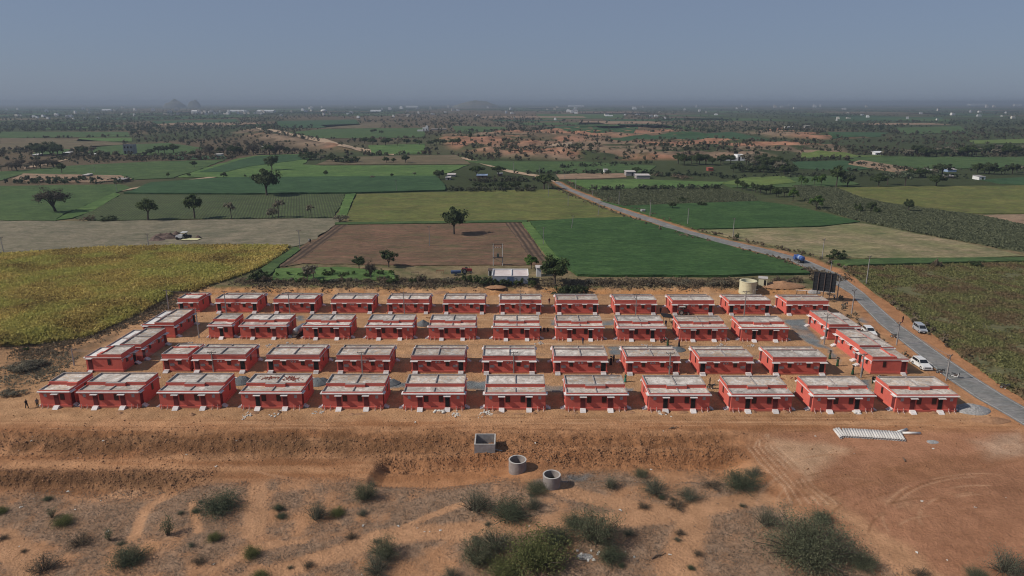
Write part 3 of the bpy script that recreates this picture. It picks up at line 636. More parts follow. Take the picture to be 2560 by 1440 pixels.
    S.append(('porch_roof', MB().box(-h+.12, h-.12, .13, PD-.152, ZS+.002, ZS+.014).mesh('porch_roof', M_ROOFW if pale else M_ROOF)))
    mb = MB(); mb.box(-h-.02, h+.02, -.02, .12, ZS+.01, ZL); mb.box(-h-.02, -h+.11, .12, PD-.15, ZS+.01, ZL); mb.box(h-.11, h+.02, .12, PD-.15, ZS+.01, ZL); S.append(('roof_lip', mb.mesh('roof_lip', M_WALL)))
    mb = MB(); mb.box(-h-.20, h+.20, -.34, -.021, ZS-.15, ZS); mb.box(-h-.10, -h-.021, .06, DD+.05, ZS-.13, ZS-.02); mb.box(h+.021, h+.10, .06, DD+.05, ZS-.13, ZS-.02)
    mb.box(-h-.10, h+.10, DD+.051, DD+.16, ZS-.45, ZS-.36)
    S.append(('cornice', mb.mesh('cornice', M_WHITE)))
    for u in us:
        for nm, xa, xb in (('door_canopy', 2.28, 3.50),): mb = MB(); bx(mb, u, xa, xb, -.62, -.002, 2.62, 2.73); S.append((nm, mb.mesh(nm, M_WHITE)))
        mb = MB(); bx(mb, u, 2.46, 3.30, -.05, .05, ZP, 2.58); pn = MB(); bx(pn, u, 2.54, 3.22, -.065, -.03, ZP+.02, 2.50)
        S.append(('door_frame', mb.mesh('door_frame', M_FRAME), [('door', pn.mesh('door', M_DOOR))], None, 'front'))
        mb = MB(); bx(mb, u, 3.56, 4.38, -.05, .05, 1.45, 2.62); pn = MB(); bx(pn, u, 3.64, 4.30, -.062, -.03, 1.53, 2.54); S.append(('window', mb.mesh('window_frame', M_FRAME), [('pane', pn.mesh('pane', M_PANE))]))
        mb = MB(); bx(mb, u, .75, 1.25, -.04, .02, 2.04, 2.62); S.append(('plaque', mb.mesh('plaque', M_PLAQ)))
        mb = MB(); xa, xb = sorted((X(u, 2.40), X(u, 3.36))); mb.prism([(-.121, -.3), (-.121, ZP-.03), (-.45, ZP-.05), (-1.05, .02), (-1.05, -.3)], xa, xb); S.append(('step', mb.mesh('step', M_STEP)))
        for xx in (.35, 1.35): mb = MB(); x0 = X(u, xx); mb.tube([(x0, -.22, -.2), (x0, -.22, .78)], .045, 6); mb.tube([(x0, -.24, .30), (x0+.05, -.75, -.05)], .05, 6); S.append(('drain_pipe', mb.mesh('drain_pipe', M_PIPE)))
        # back of the unit: corner doorway with its column, window, vent, plaque
        mb = MB(); bx(mb, u, .30, 1.22, DD-.03, DD+.03, ZP, 2.50); S.append(('doorway', mb.mesh('doorway', M_OPEN), [('door', (lambda q: (bx(q, u, .38, 1.14, DD+.025, DD+.045, ZP+.02, 2.42), q)[1])(MB()).mesh('door', M_DOOR))], None, 'back'))
        mb = MB(); bx(mb, u, -.16, 1.34, DD+.161, DD+.62, ZS-.56, ZS-.46); bx(mb, u, -.16, 1.34, DD+.002, DD+.161, ZS-.56, ZS-.455); S.append(('door_canopy', mb.mesh('door_canopy', M_WHITE)))
        mb = MB(); bx(mb, u, 2.80, 4.02, DD+.161, DD+.50, ZS-.55, ZS-.46); bx(mb, u, 2.80, 4.02, DD+.002, DD+.161, ZS-.55, ZS-.455); S.append(('window_canopy', mb.mesh('window_canopy', M_WHITE)))
        mb = MB(); bx(mb, u, 3.02, 3.80, DD-.05, DD+.05, 1.50, 2.50); pn = MB(); bx(pn, u, 3.09, 3.73, DD+.03, DD+.062, 1.57, 2.43); S.append(('window', mb.mesh('window_frame', M_FRAME), [('pane', pn.mesh('pane', M_PANE))]))
        mb = MB(); bx(mb, u, 4.80, 5.14, DD-.03, DD+.05, 2.12, 2.44); pn = MB(); bx(pn, u, 4.89, 5.05, DD+.04, DD+.062, 2.20, 2.36); S.append(('vent', mb.mesh('vent_frame', M_WHITE), [('vent_grille', pn.mesh('vent_grille', M_DOOR))]))
        mb = MB(); bx(mb, u, 1.42, 2.34, DD-.02, DD+.04, 1.22, 1.72); S.append(('plaque', mb.mesh('plaque', M_PLAQ)))
        mb = MB()
        for q, (z1, y1) in enumerate(((ZP-.04, .42), (ZP-.20, .72), (ZP-.36, 1.02))): bx(mb, u, .24, 1.26, DD+.101, DD+.1+y1, -.3, z1-q*.002)
        S.append(('step', mb.mesh('step', M_STEP)))
    # gable ends: side window, side door with canopy and steps by the front corner
    for s in (-1, 1):
        def sx(mb, a, b, *r): lo, hi = sorted((s*(h+a), s*(h+b))); mb.box(lo, hi, *r)
        mb = MB(); sx(mb, -.05, .05, 4.3, 4.95, 1.5, 2.72); pn = MB(); sx(pn, .03, .062, 4.37, 4.88, 1.57, 2.65); S.append(('window', mb.mesh('window_frame', M_FRAME), [('pane', pn.mesh('pane', M_PANE))]))
        mb = MB(); sx(mb, -.05, .03, .35, 1.25, ZP, 2.62); S.append(('side_doorway', mb.mesh('side_doorway', M_FRAME), [('door', (lambda q: (sx(q, .025, .045, .44, 1.16, ZP+.02, 2.5), q)[1])(MB()).mesh('door', M_DOOR))]))
        mb = MB(); sx(mb, .101, .40, .06, 1.35, ZS-.30, ZS-.20); sx(mb, .002, .101, .06, 1.45, ZS-.33, ZS-.14); S.append(('door_canopy', mb.mesh('door_canopy', M_WHITE)))
        mb = MB()
        for q in range(3): sx(mb, .101, .38+q*.28, .36, 1.24, -.3, ZP-.05-q*.16)
        S.append(('step', mb.mesh('step', M_STEP)))
    return S
HM = {}
def house(loc, rz, units, flush, label, group, pale=False, mirror=False, opened=()):
    k = (units, flush, pale, mirror)
    if k not in HM: HM[k] = house_meshes(*k)
    r = thing('red_house' if units == 2 else 'small_red_house', loc, label, 'house', group, rz)
    cnt = {}
    for e in HM[k]:
        o = link(e[0], e[1], r)
        if e[0] in ('doorway', 'door_frame'):
            key = e[0]; cnt[key] = cnt.get(key, -1)+1
            if (key, cnt[key]) in opened:            # this door stands open: no leaf, its unlit inside painted as a near-black panel
                if key == 'door_frame': o2 = link('painted_dark_inside', _dark(e[2][0][1]), o)
                o['label'] = 'open doorway, dark interior painted on a flat panel'; continue
        if len(e) > 2 and e[2]: inst(e[2], o)
    return r
_dk = {}
def _dark(me):
    if me.name not in _dk:
        c = me.copy(); c.materials.clear(); c.materials.append(M_OPEN); _dk[me.name] = c
    return _dk[me.name]
ORD = ['first','second','third','fourth','fifth','sixth','seventh','eighth','ninth','tenth','eleventh','twelfth']
_hr = random.Random(5)
def opens(back):
    out = set()
    for i in (0, 1):
        if _hr.random() < (.5 if back else .3): out.add(('doorway' if back else 'door_frame', i))
    return out
def place_row(rowname, spans, base, facing, extra={}):
    n = len(spans)
    for i, (xl, xr) in enumerate(spans):
        t = i/max(1, n-1); py = base[0]+(base[1]-base[0])*t; pa = G0(xl, py); pb = G0(xr, py); cx = (pa[0]+pb[0])/2; y = pa[1]
        units = 1 if i == 0 else 2
        nm = 'small' if units == 1 else 'long'
        lab = f'{nm} red flat-roofed house, {ORD[i]} from the left in the {rowname}' + extra.get(i, '')
        if facing == 'porch': house((cx, y+.12, hz(cx, y+3)*0), 0, units, (i in (5, 6)) and rowname.startswith('front'), lab, 'red houses of the '+rowname, False, False, opens(False))
        else: house((cx, y+DD+.1, 0), math.pi, units, False, lab, 'red houses of the '+rowname, False, units == 1, opens(True))
R1 = [(102,180),(200.5,351),(401,551),(604.6,756),(807,958),(1006.6,1163),(1212.5,1364),(1415,1567),(1620,1774),(1822,1982),(2027,2185),(2231,2395)]
R2 = [(400,484),(485,618),(667,803),(843.7,975),(1028,1163),(1207,1339),(1385,1517),(1564,1698),(1746,1879),(1930,2061)]
R3 = [(522,583),(601,719),(760,874),(916,1032),(1073,1188),(1233,1349),(1392,1507),(1546,1662),(1698,1817),(1852,1969)]
R4 = [(445,502),(539,648),(684,791),(826,936),(967,1075),(1108,1213),(1248,1354),(1389,1496),(1535,1641),(1678,1784),(1818,1926),(1961,2071)]
place_row('front row', R1, (1019, 1031), 'porch', {3: ', rubble on top'})
place_row('second row', R2, (929, 937), 'back')
place_row('third row', R3, (846, 853), 'porch')
place_row('back row', R4, (781, 787), 'back')
def place_side(name, spans, rz, ords):
    for i, (xl, xr, py, units) in enumerate(spans):
        pa = G0(xl, py); pb = G0(xr, py); y = pa[1]; Wd = 5.28*units
        x = pa[0] if rz < 0 else pb[0]
        if rz < 0: x = pb[0]-DD
        else: x = pa[0]+DD
        house((x, y+Wd/2+.1, 0), rz, units, False, f'{"long" if units==2 else "small"} red house, {ords[i]} the {name}', 'red houses of the '+name, rz < 0, units == 1 and rz > 0, {('doorway', 0)} if i != 1 else set())
place_side('left end column', [(345,438,845,2),(260,357,903,2),(206,308,930,1)], -math.pi/2, ['farthest of', 'middle one of', 'nearest of'])
place_side('right end column', [(2069,2170,850,2),(2144,2244,906,2),(2176,2282,936,1)], math.pi/2, ['farthest of', 'middle one of', 'nearest of'])
# ------------------------------------------------------------------ materials of the small things
M_CONC = mat('concrete_grey', (.33,.31,.30), (.22,.20,.195), scale=1.6, bmp=.2)
M_CONCP = mat('concrete_pale', (.47,.44,.41), (.36,.33,.30), scale=2.0)
M_RING = mat('ring_concrete', (.30,.265,.25), (.20,.165,.15), scale=1.2, bmp=.3)
M_CREAM = mat('cream_paint', (.58,.54,.37), (.50,.46,.31), scale=.9)
M_POLE = mat('pole_concrete', (.33,.31,.30), (.22,.20,.19), scale=1.5)
M_IRON = mat('iron_rust', (.10,.07,.06), (.06,.045,.04), scale=4)
M_STEEL = mat('steel_grey', (.35,.36,.37), (.25,.25,.26), scale=3, rough=.45, metal=.6)
M_TYRE = mat('tyre_rubber', (.018,.018,.018), (.03,.028,.026), scale=6)
M_RIM = mat('wheel_rim', (.45,.45,.46), (.3,.3,.3), rough=.4, metal=.5)
M_GLASS = mat('dark_glass', (.012,.014,.016), (.02,.022,.025), rough=.12, spec=.6)
M_SILVER = mat('silver_car_paint', (.40,.42,.45), (.36,.38,.41), rough=.3, spec=.5, metal=.2)
M_WCAR = mat('white_car_paint', (.68,.68,.67), (.60,.59,.57), rough=.28, spec=.5)
M_LAMP = mat('lamp_glass', (.75,.75,.72), (.6,.6,.58), rough=.15, spec=.6)
M_BLACKP = mat('black_plastic', (.015,.015,.016), (.03,.03,.03), rough=.5)
M_BLUE = mat('blue_tank_paint', (.05,.10,.30), (.035,.075,.22), rough=.35, spec=.5)
M_BLUEL = mat('pale_blue_paint', (.30,.38,.52), (.22,.30,.45), rough=.5)
M_RED = mat('red_machine_paint', (.35,.04,.035), (.24,.03,.03), rough=.5)
M_WOOD = mat('weathered_wood', (.16,.11,.075), (.10,.07,.05), scale=3)
M_TIN = mat('tin_roof_white', (.56,.53,.50), (.44,.36,.33), scale=.9, rough=.5)
M_TARP = mat('yellow_tarp', (.62,.58,.32), (.48,.45,.24), scale=1)
M_STRAW = mat('crop_residue', (.15,.10,.08), (.08,.055,.045), scale=1.5, bmp=.6)
M_GRAV = mat('gravel_blue_grey', (.14,.15,.155), (.08,.09,.095), scale=5, bmp=.8)
M_GRAVP = mat('gravel_pale', (.36,.35,.34), (.17,.165,.16), scale=4, bmp=.8)
M_EARTHP = mat('loose_earth', (.36,.20,.11), (.24,.125,.065), scale=2, bmp=.7)
M_BRICK = mat('broken_brick', (.28,.075,.05), (.17,.05,.035), scale=4, bmp=.5)
M_SACK = mat('white_sack', (.62,.60,.55), (.48,.45,.40), scale=3)
M_LIMEW = mat('limewash_wall', (.70,.70,.70), (.56,.55,.54), scale=.6)
M_WATER = mat('murky_water', (.045,.05,.012), (.02,.024,.008), scale=1.2, rough=.2)
SKINS = mat('skin_brown', (.19,.095,.06), (.16,.08,.05)); HAIRB = mat('hair_black', (.008,.007,.007))
CLOTH = {n: mat('cloth_'+n, c, c2, scale=5) for n, c, c2 in (('green', (.02,.075,.03), (.012,.04,.02)), ('maroon', (.13,.015,.03), (.08,.01,.02)), ('black', (.015,.015,.018), (.025,.024,.026)),
    ('navy', (.02,.03,.085), (.015,.02,.05)), ('white', (.62,.61,.60), (.5,.49,.48)), ('olive', (.075,.07,.03), (.05,.05,.025)), ('grey', (.16,.15,.15), (.11,.10,.10)), ('teal', (.04,.22,.16), (.03,.15,.11)), ('orange', (.42,.15,.03), (.3,.1,.02)))}
def roty(px, py, qx, qy):
    a = G(px, py); b = G(qx, qy); return math.atan2(b.y-a.y, b.x-a.x)
# ------------------------------------------------------------------ utility poles
def pole_meshes():
    m = MB(); m.prism([(-.5,-.5),(.5,-.5),(.5,.5),(-.5,.5)], 0, 1)
    s = MB(); b = 0
    s.v = [(-.13,-.10,-.06),(.13,-.10,-.06),(.13,.10,-.06),(-.13,.10,-.06),(-.075,-.065,1),(.075,-.065,1),(.075,.065,1),(-.075,.065,1)]
    s.f = [(0,3,2,1),(4,5,6,7),(0,1,5,4),(1,2,6,5),(2,3,7,6),(3,0,4,7)]
    return s.mesh('shaft', M_POLE)
POLE_SHAFT = pole_meshes()
arm = MB(); arm.box(-.85, .85, .08, .17, -.05, .05); arm.tube([(-.6, .12, -.02), (0, .09, -.62)], .03, 4); arm.tube([(.6, .12, -.02), (0, .09, -.62)], .03, 4); ARM = arm.mesh('crossarm', M_IRON)
ins = MB().lathe([(.03,.05),(.07,.08),(.05,.14),(.075,.18),(.03,.24)], 8); INSM = ins.mesh('insulator', M_LAMP)
INSM2 = INSM.copy(); INSM2.materials.clear(); INSM2.materials.append(mat('insulator_brown', (.16,.12,.10), (.10,.08,.07), rough=.5)); arm2 = MB(); arm2.box(-.42, .42, .08, .15, -.04, .04); ARM2 = arm2.mesh('bracket', M_IRON)
POLES = {}
def pole(px, py, pt, label, group, arms=1, rz=0.0, lean=0.0):
    p = G(px, py); h = px_height(p, py-pt); o = thing('utility_pole', p, label, 'pole', group, rz); o.rotation_euler[1] = lean
    s = link('shaft', POLE_SHAFT, o); s.scale = (1, 1, h)
    for k in range(arms):
        a = link('crossarm' if k == 0 else 'bracket', ARM if k == 0 else ARM2, o); a.location = (0, 0, h-.18-.9*k)
        if k == 0:
            for x in (-.75, 0, .75): i = link('insulator', INSM2, a); i.location = (x, .12 if x else .12, 0)
    POLES[(px, py)] = (Vector((p.x, p.y, p.z+h)), rz); return o
GR1, GR2, GR3, GR4 = 'utility poles along the tarred road', 'utility poles between the house rows', 'utility poles standing in the fields', 'far utility poles near the road bend'
for px, py, pt, lab, arms, rz in (
    (2365,951,887,'grey concrete utility pole beside the white scooter, nearest the camera along the road',2,.4), (2241,863,805,'grey utility pole on the road verge with a motorbike parked at its foot',2,.4),
    (2129,784,724,'grey utility pole on the verge just in front of the motorbike behind the billboard',1,.4), (2092,750,687,'pale utility pole right beside the black billboard, man in white shirt at its foot',1,.4),
    (2165,713,640,'tall pale utility pole on the far side of the road at the field corner',1,.4), (2076,683,652,'short utility pole rising just above the black billboard',1,.4),
    (2055,647,597,'utility pole at the front edge of the tan fallow field by the road',1,.5), (1832,595,546,'utility pole on the road edge where the tan fallow field begins',1,.5),
    (1719,563,522,'utility pole on the road edge beside the deep green field on the right',1,.5), (1625,541,501,'utility pole by the road near the small white pump box',1,.5), (1547,514,480,'utility pole by the road in front of the grey-green cotton plot',1,.5)):
    pole(px, py, pt, lab, GR1, arms, rz)
for px, py, pt, lab in ((186,914,871,'utility pole at the left end of the site where wires start'), (534,930,880,'utility pole before the second long house of the second row'), (906,933,881,'utility pole in front of the fourth house of the second row'),
    (1284,933,881,'utility pole in front of the sixth house of the second row'), (1673,936,882,'utility pole in front of the eighth house of the second row'), (2152,944,884,'utility pole on the lane left of the nearest right-end house'),
    (422,774,725,'utility pole left of the small house of the back row'), (498,845,772,'utility pole on the lane beside the farthest left-end house'), (566,783,727,'utility pole before the second house of the back row'), (725,785,730,'utility pole before the third house of the back row'),
    (1011,785,730,'utility pole before the fifth house of the back row'), (1300,786,727,'utility pole before the seventh house of the back row'), (1589,788,735,'utility pole before the ninth house of the back row'), (1860,790,728,'utility pole before the eleventh house of the back row'),
    (2060,861,784,'utility pole on the grey gravel lane before the farthest right-end house')):
    pole(px, py, pt, lab, GR2, 1)
for px, py, pt, lab, ln in ((373,620,584,'dark pole beside the crop residue heap in the fallow field',-.03), (750,621,576,'thin pole at the corner of the ploughed field near two walkers',0), (1074,616,566,'thin pole in the middle of the brown ploughed field',0),
    (1358,613,569,'pale pole at the left edge of the deep green field',0), (1428,575,539,'leaning pale pole inside the deep green field',.12), (1495,539,505,'leaning pole at the right end of the olive field',.1), (1481,489,462,'pole at the roadside edge of the olive field',.05),
    (1420,516,489,'pole inside the olive field near its right end',0), (1371,492,462,'pole at the foot of the wide dark road tree',0), (991,480,452,'thin pole at the front of the blue-green field',0), (292,480,460,'short pole at the grass strip left of the blue-green field',0),
    (10,633,593,'pole at the far left edge of the fallow field',-.04), (237,432,417,'thin pole on the bare earth mound at left',0)):
    pole(px, py, pt, lab, GR3, 1, 0, ln)
for px, py, pt in ((1284,432,405), (1348,436,415), (1439,473,445), (1390,452,430), (1412,448,432)): pole(px, py, pt, 'thin distant pole near the bend of the dirt road', GR4, 1, .4)
M_WIRE = mat('wire_aluminium', (.22,.22,.23), (.16,.16,.17), rough=.5)
def wires(a, b, label, n=3, sag=.5, th=.016):
    (p, r1), (q, r2) = POLES[a], POLES[b]; mb = MB()
    for k in range(n):
        off = (-.75, 0, .75)[k] if n == 3 else (-.75, .75)[k]; s = Vector((off*.2, 0, -.05-.22*k)); mb.tube([p.lerp(q, t)+s-Vector((0, 0, sag*4*t*(1-t))) for t in np.linspace(0, 1, 9)], th, 4, False)
    o = link('overhead_wires', mb.mesh('overhead_wires', M_WIRE)); tag(o, label, 'wires', 'overhead wires between poles')
SP = [(186,914),(534,930),(906,933),(1284,933),(1673,936),(2152,944)]; nm_ = ['left end of the second row','third gap of the second row','middle of the second row','right of middle of the second row','right end of the second row']
for a, b, t in zip(SP[:-1], SP[1:], nm_): wires(a, b, 'three thin wires crossing in front of the '+t)
SP = [(422,774),(566,783),(725,785),(1011,785),(1300,786),(1589,788),(1860,790)]; nm_ = ['first','second','third','fourth','fifth','sixth']
for a, b, t in zip(SP[:-1], SP[1:], nm_): wires(a, b, f'thin wires over the back row of houses, {t} span from the left', 2)
SP = [(2365,951),(2241,863),(2129,784),(2092,750)]
for a, b, t in zip(SP[:-1], SP[1:], ('nearest','middle','farthest')): wires(a, b, f'thin wires along the left verge of the tarred road, {t} span', 2)
# ------------------------------------------------------------------ concrete things in the foreground
p = G(1212, 1145); sc_ = gscale(p); W_ = 52*sc_; D_ = 3.5; H_ = 1.95; t_ = .16
o = thing('concrete_tank', (p.x, p.y+.2, p.z-.55), 'open square grey concrete tank half dug into the earth slope', 'tank')
mb = MB(); a = W_/2; mb.box(-a, a, 0, t_, 0, H_); mb.box(-a, a, D_-t_, D_, 0, H_); mb.box(-a, -a+t_, t_, D_-t_, 0, H_); mb.box(a-t_, a, t_, D_-t_, 0, H_); mb.box(-a+t_, a-t_, t_, D_-t_, 0, .25); link('tank_walls', mb.mesh('tank_walls', M_CONC), o)
mb = MB(); mb.box(-a-.02, a+.02, -.02, t_+.01, H_, H_+.05); mb.box(-a-.02, a+.02, D_-t_-.01, D_+.02, H_, H_+.05); mb.box(-a-.02, -a+t_+.01, t_+.01, D_-t_-.01, H_, H_+.05); mb.box(a-t_-.01, a+.02, t_+.01, D_-t_-.01, H_, H_+.05); link('rim', mb.mesh('rim', M_CONCP), o)
mb = MB().tube([(a, .6, .75), (a+1.1, .5, .62)], .06, 8); link('outlet_pipe', mb.mesh('outlet_pipe', M_CONCP), o)
for px, py, lab, wat in ((1294,1186,'round concrete well ring standing nearer the square tank, empty inside', False), (1380,1225,'round concrete well ring nearest the camera with murky green water inside', True)):
    q = G(px, py); r = 22.4*gscale(q); o = thing('well_ring', (q.x, q.y+r*.9, q.z-.2), lab, 'well ring', 'round concrete well rings'); H_ = 2.0
    mb = MB().lathe([(r, 0), (r, .82), (r+.015, .86), (r, .9), (r, H_), (r-.17, H_), (r-.17, .06), (.02, .06)], 40, cap=False); me = mb.mesh('ring_wall', M_RING, False); link('ring_wall', me, o)
    link('rim', MB().lathe([(r+.012, H_-.05), (r+.012, H_+.015), (r-.18, H_+.015), (r-.18, H_-.05)], 40, cap=False).mesh('rim', M_CONCP), o)
    if wat: link('water', MB().lathe([(r-.172, .9), (r-.172, .92)], 32).mesh('water', M_WATER), o)
# sewer pipes laid side by side
def pipe_mesh(L, r): return MB().lathe([(r*.78, -L/2), (r, -L/2), (r, L/2), (r*.78, L/2), (r*.78, -L/2)], 14, cap=False)
PIPE_M = pipe_mesh(2.9, .205).mesh('concrete_pipe', mat('pipe_concrete', (.60,.58,.55), (.46,.43,.40), scale=1.5, rand=.3), True)
def pipe(p1, p2, lab, group):
    a, b = G(*p1), G(*p2); d = (b-a); d.z = 0; c = (a+b)/2; o = link('concrete_pipe', PIPE_M); o.location = (c.x, c.y, hz(c.x, c.y)+.18); o.rotation_mode = 'QUATERNION'; o.rotation_quaternion = d.to_track_quat('Z', 'Y'); tag(o, lab, 'pipe', group)
def pc(x, y): return (2060+x/8.533, 1050+y/8.533)
for k in range(22):
    t = k/21; top = pc(405+t*1215, 200+95*t-18*math.sin(t*3.1)*.6); bot = pc(490+t*1210, 372+60*t); pipe((top[0], top[1]+1), (bot[0], bot[1]+1), 'grey concrete pipe in the long parallel row on bare ground', 'concrete pipes in the long row')
for a, b in ((pc(210,225), pc(360,410)), (pc(262,208), pc(395,380)), (pc(318,205), pc(440,365))): pipe(a, b, 'concrete pipe splayed outward at the left end of the pipe row', 'splayed pipes at the left end')
pipe(pc(1540,280), pc(1730,228), 'concrete pipe lying askew behind the right end of the pipe row', None); pipe(pc(1700,298), pc(2010,304), 'concrete pipe lying crosswise to the right of the pipe row', None)
def heap(name, px, py, rx, ry, h, m, label, cat, group=None, n=26, seed=1, amp=.35, dome=0):
    p = G(px, py); q = random.Random(seed); mb = MB(); V = []; nr = 9
    for i in range(nr+1):
        r = i/nr
        for k in range(n):
            t = 2*math.pi*k/n; nz = float(fbm(np.array([math.cos(t)*r*3+seed*7]), np.array([math.sin(t)*r*3+seed]), 1.0, 3, 5)[0])-.5; rr = r*(1+amp*.6*(float(vnoise(np.array([math.cos(t)*1.5+seed]), np.array([math.sin(t)*1.5]), 3)[0])-.5))
            zz = h*(max(0, (1-r**1.3)) if not dome else max(0.0, 1-r*r)**.75)*(1+nz*amp*2)-.15*(r == 1); V.append((rx*rr*math.cos(t), ry*rr*math.sin(t), zz))
    F = [(i*n+k, i*n+(k+1) % n, (i+1)*n+(k+1) % n, (i+1)*n+k) for i in range(nr) for k in range(n)]
    mb.v, mb.f = V, F; o = link(name, mb.mesh(name, m)); o.location = p; return tag(o, label, cat, group)
for px, py, r, h, lab in ((1058,812,1.6,1.3,'dark grey gravel cone on the lane between the fourth and fifth third-row houses'), (607,955,1.9,1.2,'blue-grey gravel heap between the third and fourth front-row houses'), (797,957,2.0,1.1,'blue-grey gravel heap between the fourth and fifth front-row houses'),
    (975,958,1.7,.9,'low grey gravel heap between the fifth and sixth front-row houses'), (1690,874,1.8,.7,'flat grey gravel heap beside the woman in maroon')):
    heap('gravel_heap', px, py, r*1.25, r, h, M_GRAV, lab, 'gravel', 'grey gravel heaps', seed=int(px))
heap('gravel_heap', 2428, 1024, 3.5, 2.3, 1.1, M_GRAVP, 'wide pale gravel heap right of the last front-row house', 'gravel', None, seed=4)
heap('gravel_heap', 2332, 1105, 1.0, .7, .18, M_GRAVP, 'small scatter of pale stones right of the concrete pipes', 'gravel', None, seed=9)
heap('earth_heap', 1955, 724, 6.5, 3.0, 1.4, M_EARTHP, 'tan earth heap between the cream tank and the billboard', 'earth heap', None, seed=6)
heap('earth_heap', 2475, 1052, 3.6, 1.4, .7, M_EARTHP, 'dark earth heap by the road right of the pale gravel', 'earth heap', None, seed=8)
heap('cement_heap', 2034, 732, 2.0, 1.1, 1.0, M_GRAVP, 'rounded grey cement heap beneath the black billboard', 'cement heap', None, seed=3)
_r = random.Random(9)
for k, x in enumerate((300,480,640,700,878,900,1100,1205,1250,1300,1340,1430,1575,1660,1700,1880,1960,2110,2330)):
    heap('soil_clod', x+_r.uniform(-6, 6), 1030+_r.uniform(0, 8), _r.uniform(.5, 1.3), _r.uniform(.3, .6), _r.uniform(.25, .5), M_EARTHP, 'small mound of dug earth along the foot of the front row', 'earth mound', 'dug earth mounds before the front row', 14, k+20)
for px, py, rx in ((1385,768,4.5), (1240,742,3), (1100,745,3), (880,748,2.6)): heap('earth_heap', px, py-14, rx, 1.6, .5, M_EARTHP, 'orange earth heap against the cut bank behind the back row', 'earth heap', 'earth heaps along the cut bank', 16, int(px))
# broken brick lying on the roof of the fourth front-row house, sacks, blocks
pa, pb = G0(604.6, 1024), G0(756, 1024); hx = (pa[0]+pb[0])/2; hy = pa[1]
for (dx, dy, w_, lab) in ((2.3, 5.6, 1.7, 'broken red brick strewn over the right half of a roof'), (-1.9, 5.9, 2.0, 'broken red brick in a line on the left half of a roof')):
    mb = MB(); q = random.Random(int(dx*10))
    for k in range(90): x = q.gauss(0, w_*.5); y = q.gauss(0, .35 if dx < 0 else .55); s = q.uniform(.05, .14); mb.box(x-s, x+s, y-s*.6, y+s*.6, 0, s*.9)
    o = link('brick_rubble', mb.mesh('brick_rubble', M_BRICK)); o.location = (hx+dx, hy+dy, ZR+.022); tag(o, lab, 'rubble')
def sack_mesh(seed):
    q = random.Random(seed); return MB().lathe([(.05,0),(.30,.03),(.36,.14),(.28,.25),(.05,.28)], 10).mesh('sack', M_SACK, True)
SK = sack_mesh(1); q = random.Random(4)
for k in range(9):
    p = G(1085+q.uniform(0, 26), 1030+q.uniform(-2, 4)); o = link('sack', SK); o.location = p; o.scale = (q.uniform(.8, 1.2), q.uniform(.6, .9), q.uniform(.8, 1.2)); o.rotation_euler = (0, 0, q.uniform(0, 3)); tag(o, 'white sack in the pile before the sixth front-row house', 'sack', 'white sacks before the front row')
for k in range(8):
    p = G(2128+q.uniform(0, 26), 1028+q.uniform(-2, 6)); o = link('sack', SK); o.location = p; o.scale = (q.uniform(.8, 1.3), q.uniform(.6, .9), q.uniform(.8, 1.2)); o.rotation_euler = (0, 0, q.uniform(0, 3)); tag(o, 'white sack by the doorway of the eleventh front-row house', 'sack', 'white sacks at the eleventh house')
_r = random.Random(21)
for k in range(34):
    row = k % 4; px = _r.uniform(430, 2000); py = (1032, 941, 858, 791)[row]+_r.uniform(0, 8)
    mb = MB(); q2 = random.Random(k)
    for j in range(16): x, y, s = q2.gauss(0, .6), q2.gauss(0, .4), q2.uniform(.05, .18); mb.box(x-s, x+s, y-s*.7, y+s*.7, -.02, s*q2.uniform(.4, 1.1))
    o = link('building_rubble', mb.mesh('building_rubble', (M_SACK, M_BRICK, M_CONCP, M_EARTHP)[k % 4])); o.location = G(px, py); o.rotation_euler = (0, 0, q2.uniform(0, 3)); nm2 = ('white', 'red brick', 'pale grey', 'brown earth')[k % 4]; tag(o, f'{nm2} building rubble scattered before the {("front","second","third","back")[row]} row', 'rubble', f'{nm2} rubble by the rows')
# bits of litter on the scrub
LIT = []
for k in range(3):
    mb = MB(); q = random.Random(k); mb.quad((-.2, -.15, .02), (.18, -.12, .10), (.22, .14, .04), (-.15, .17, .14)); mb.quad((-.2, -.15, .02), (-.15, .17, .14), (-.28, .12, .03), (-.3, -.05, .05)); LIT.append(mb.mesh('litter', M_SACK))
for k in range(60):
    px, py = q.uniform(0, 2540), q.uniform(1210, 1438) if k % 3 else q.uniform(1040, 1180)
    if k < 14: px, py = q.uniform(1440, 1500), q.uniform(1376, 1402)
    p = G(px, py, .02); o = link('litter', LIT[k % 3]); o.location = p; s = q.uniform(.35, 1.0); o.scale = (s, s, s); o.rotation_euler = (0, 0, q.uniform(0, 6)); tag(o, 'scrap of white litter among the burnt rubbish in the bushes' if k < 14 else 'scrap of pale litter on the earth', 'litter', 'litter among the bushes' if k < 14 else 'litter strewn on the earth')
o = heap('ash_patch', 1462, 1392, 1.1, .7, .1, M_GRAVP, 'pale ash patch of burnt rubbish among the bushes', 'ash', None, seed=12)
for px, py, a, L, lab in ((1645,1392,.5,2.0,'dark dead branch on bare earth right of the green bushes'), (1683,1072,.2,1.4,'short dark log on the graded strip'), (2262,1152,1.2,.8,'small dark stump behind the concrete pipes')):
    p = G(px, py, .1); mb = MB().tube([(-L/2, 0, 0), (-.1*L, .1, .12), (L*.2, 0, .05), (L/2, .15, .2)], [.11,.1,.08,.04], 6); mb.tube([(0, .05, .1), (.3, .4, .35)], [.06,.02], 5); o = link('dead_branch', mb.mesh('dead_branch', M_WOOD)); o.location = p; o.rotation_euler = (0, 0, a); tag(o, lab, 'branch')
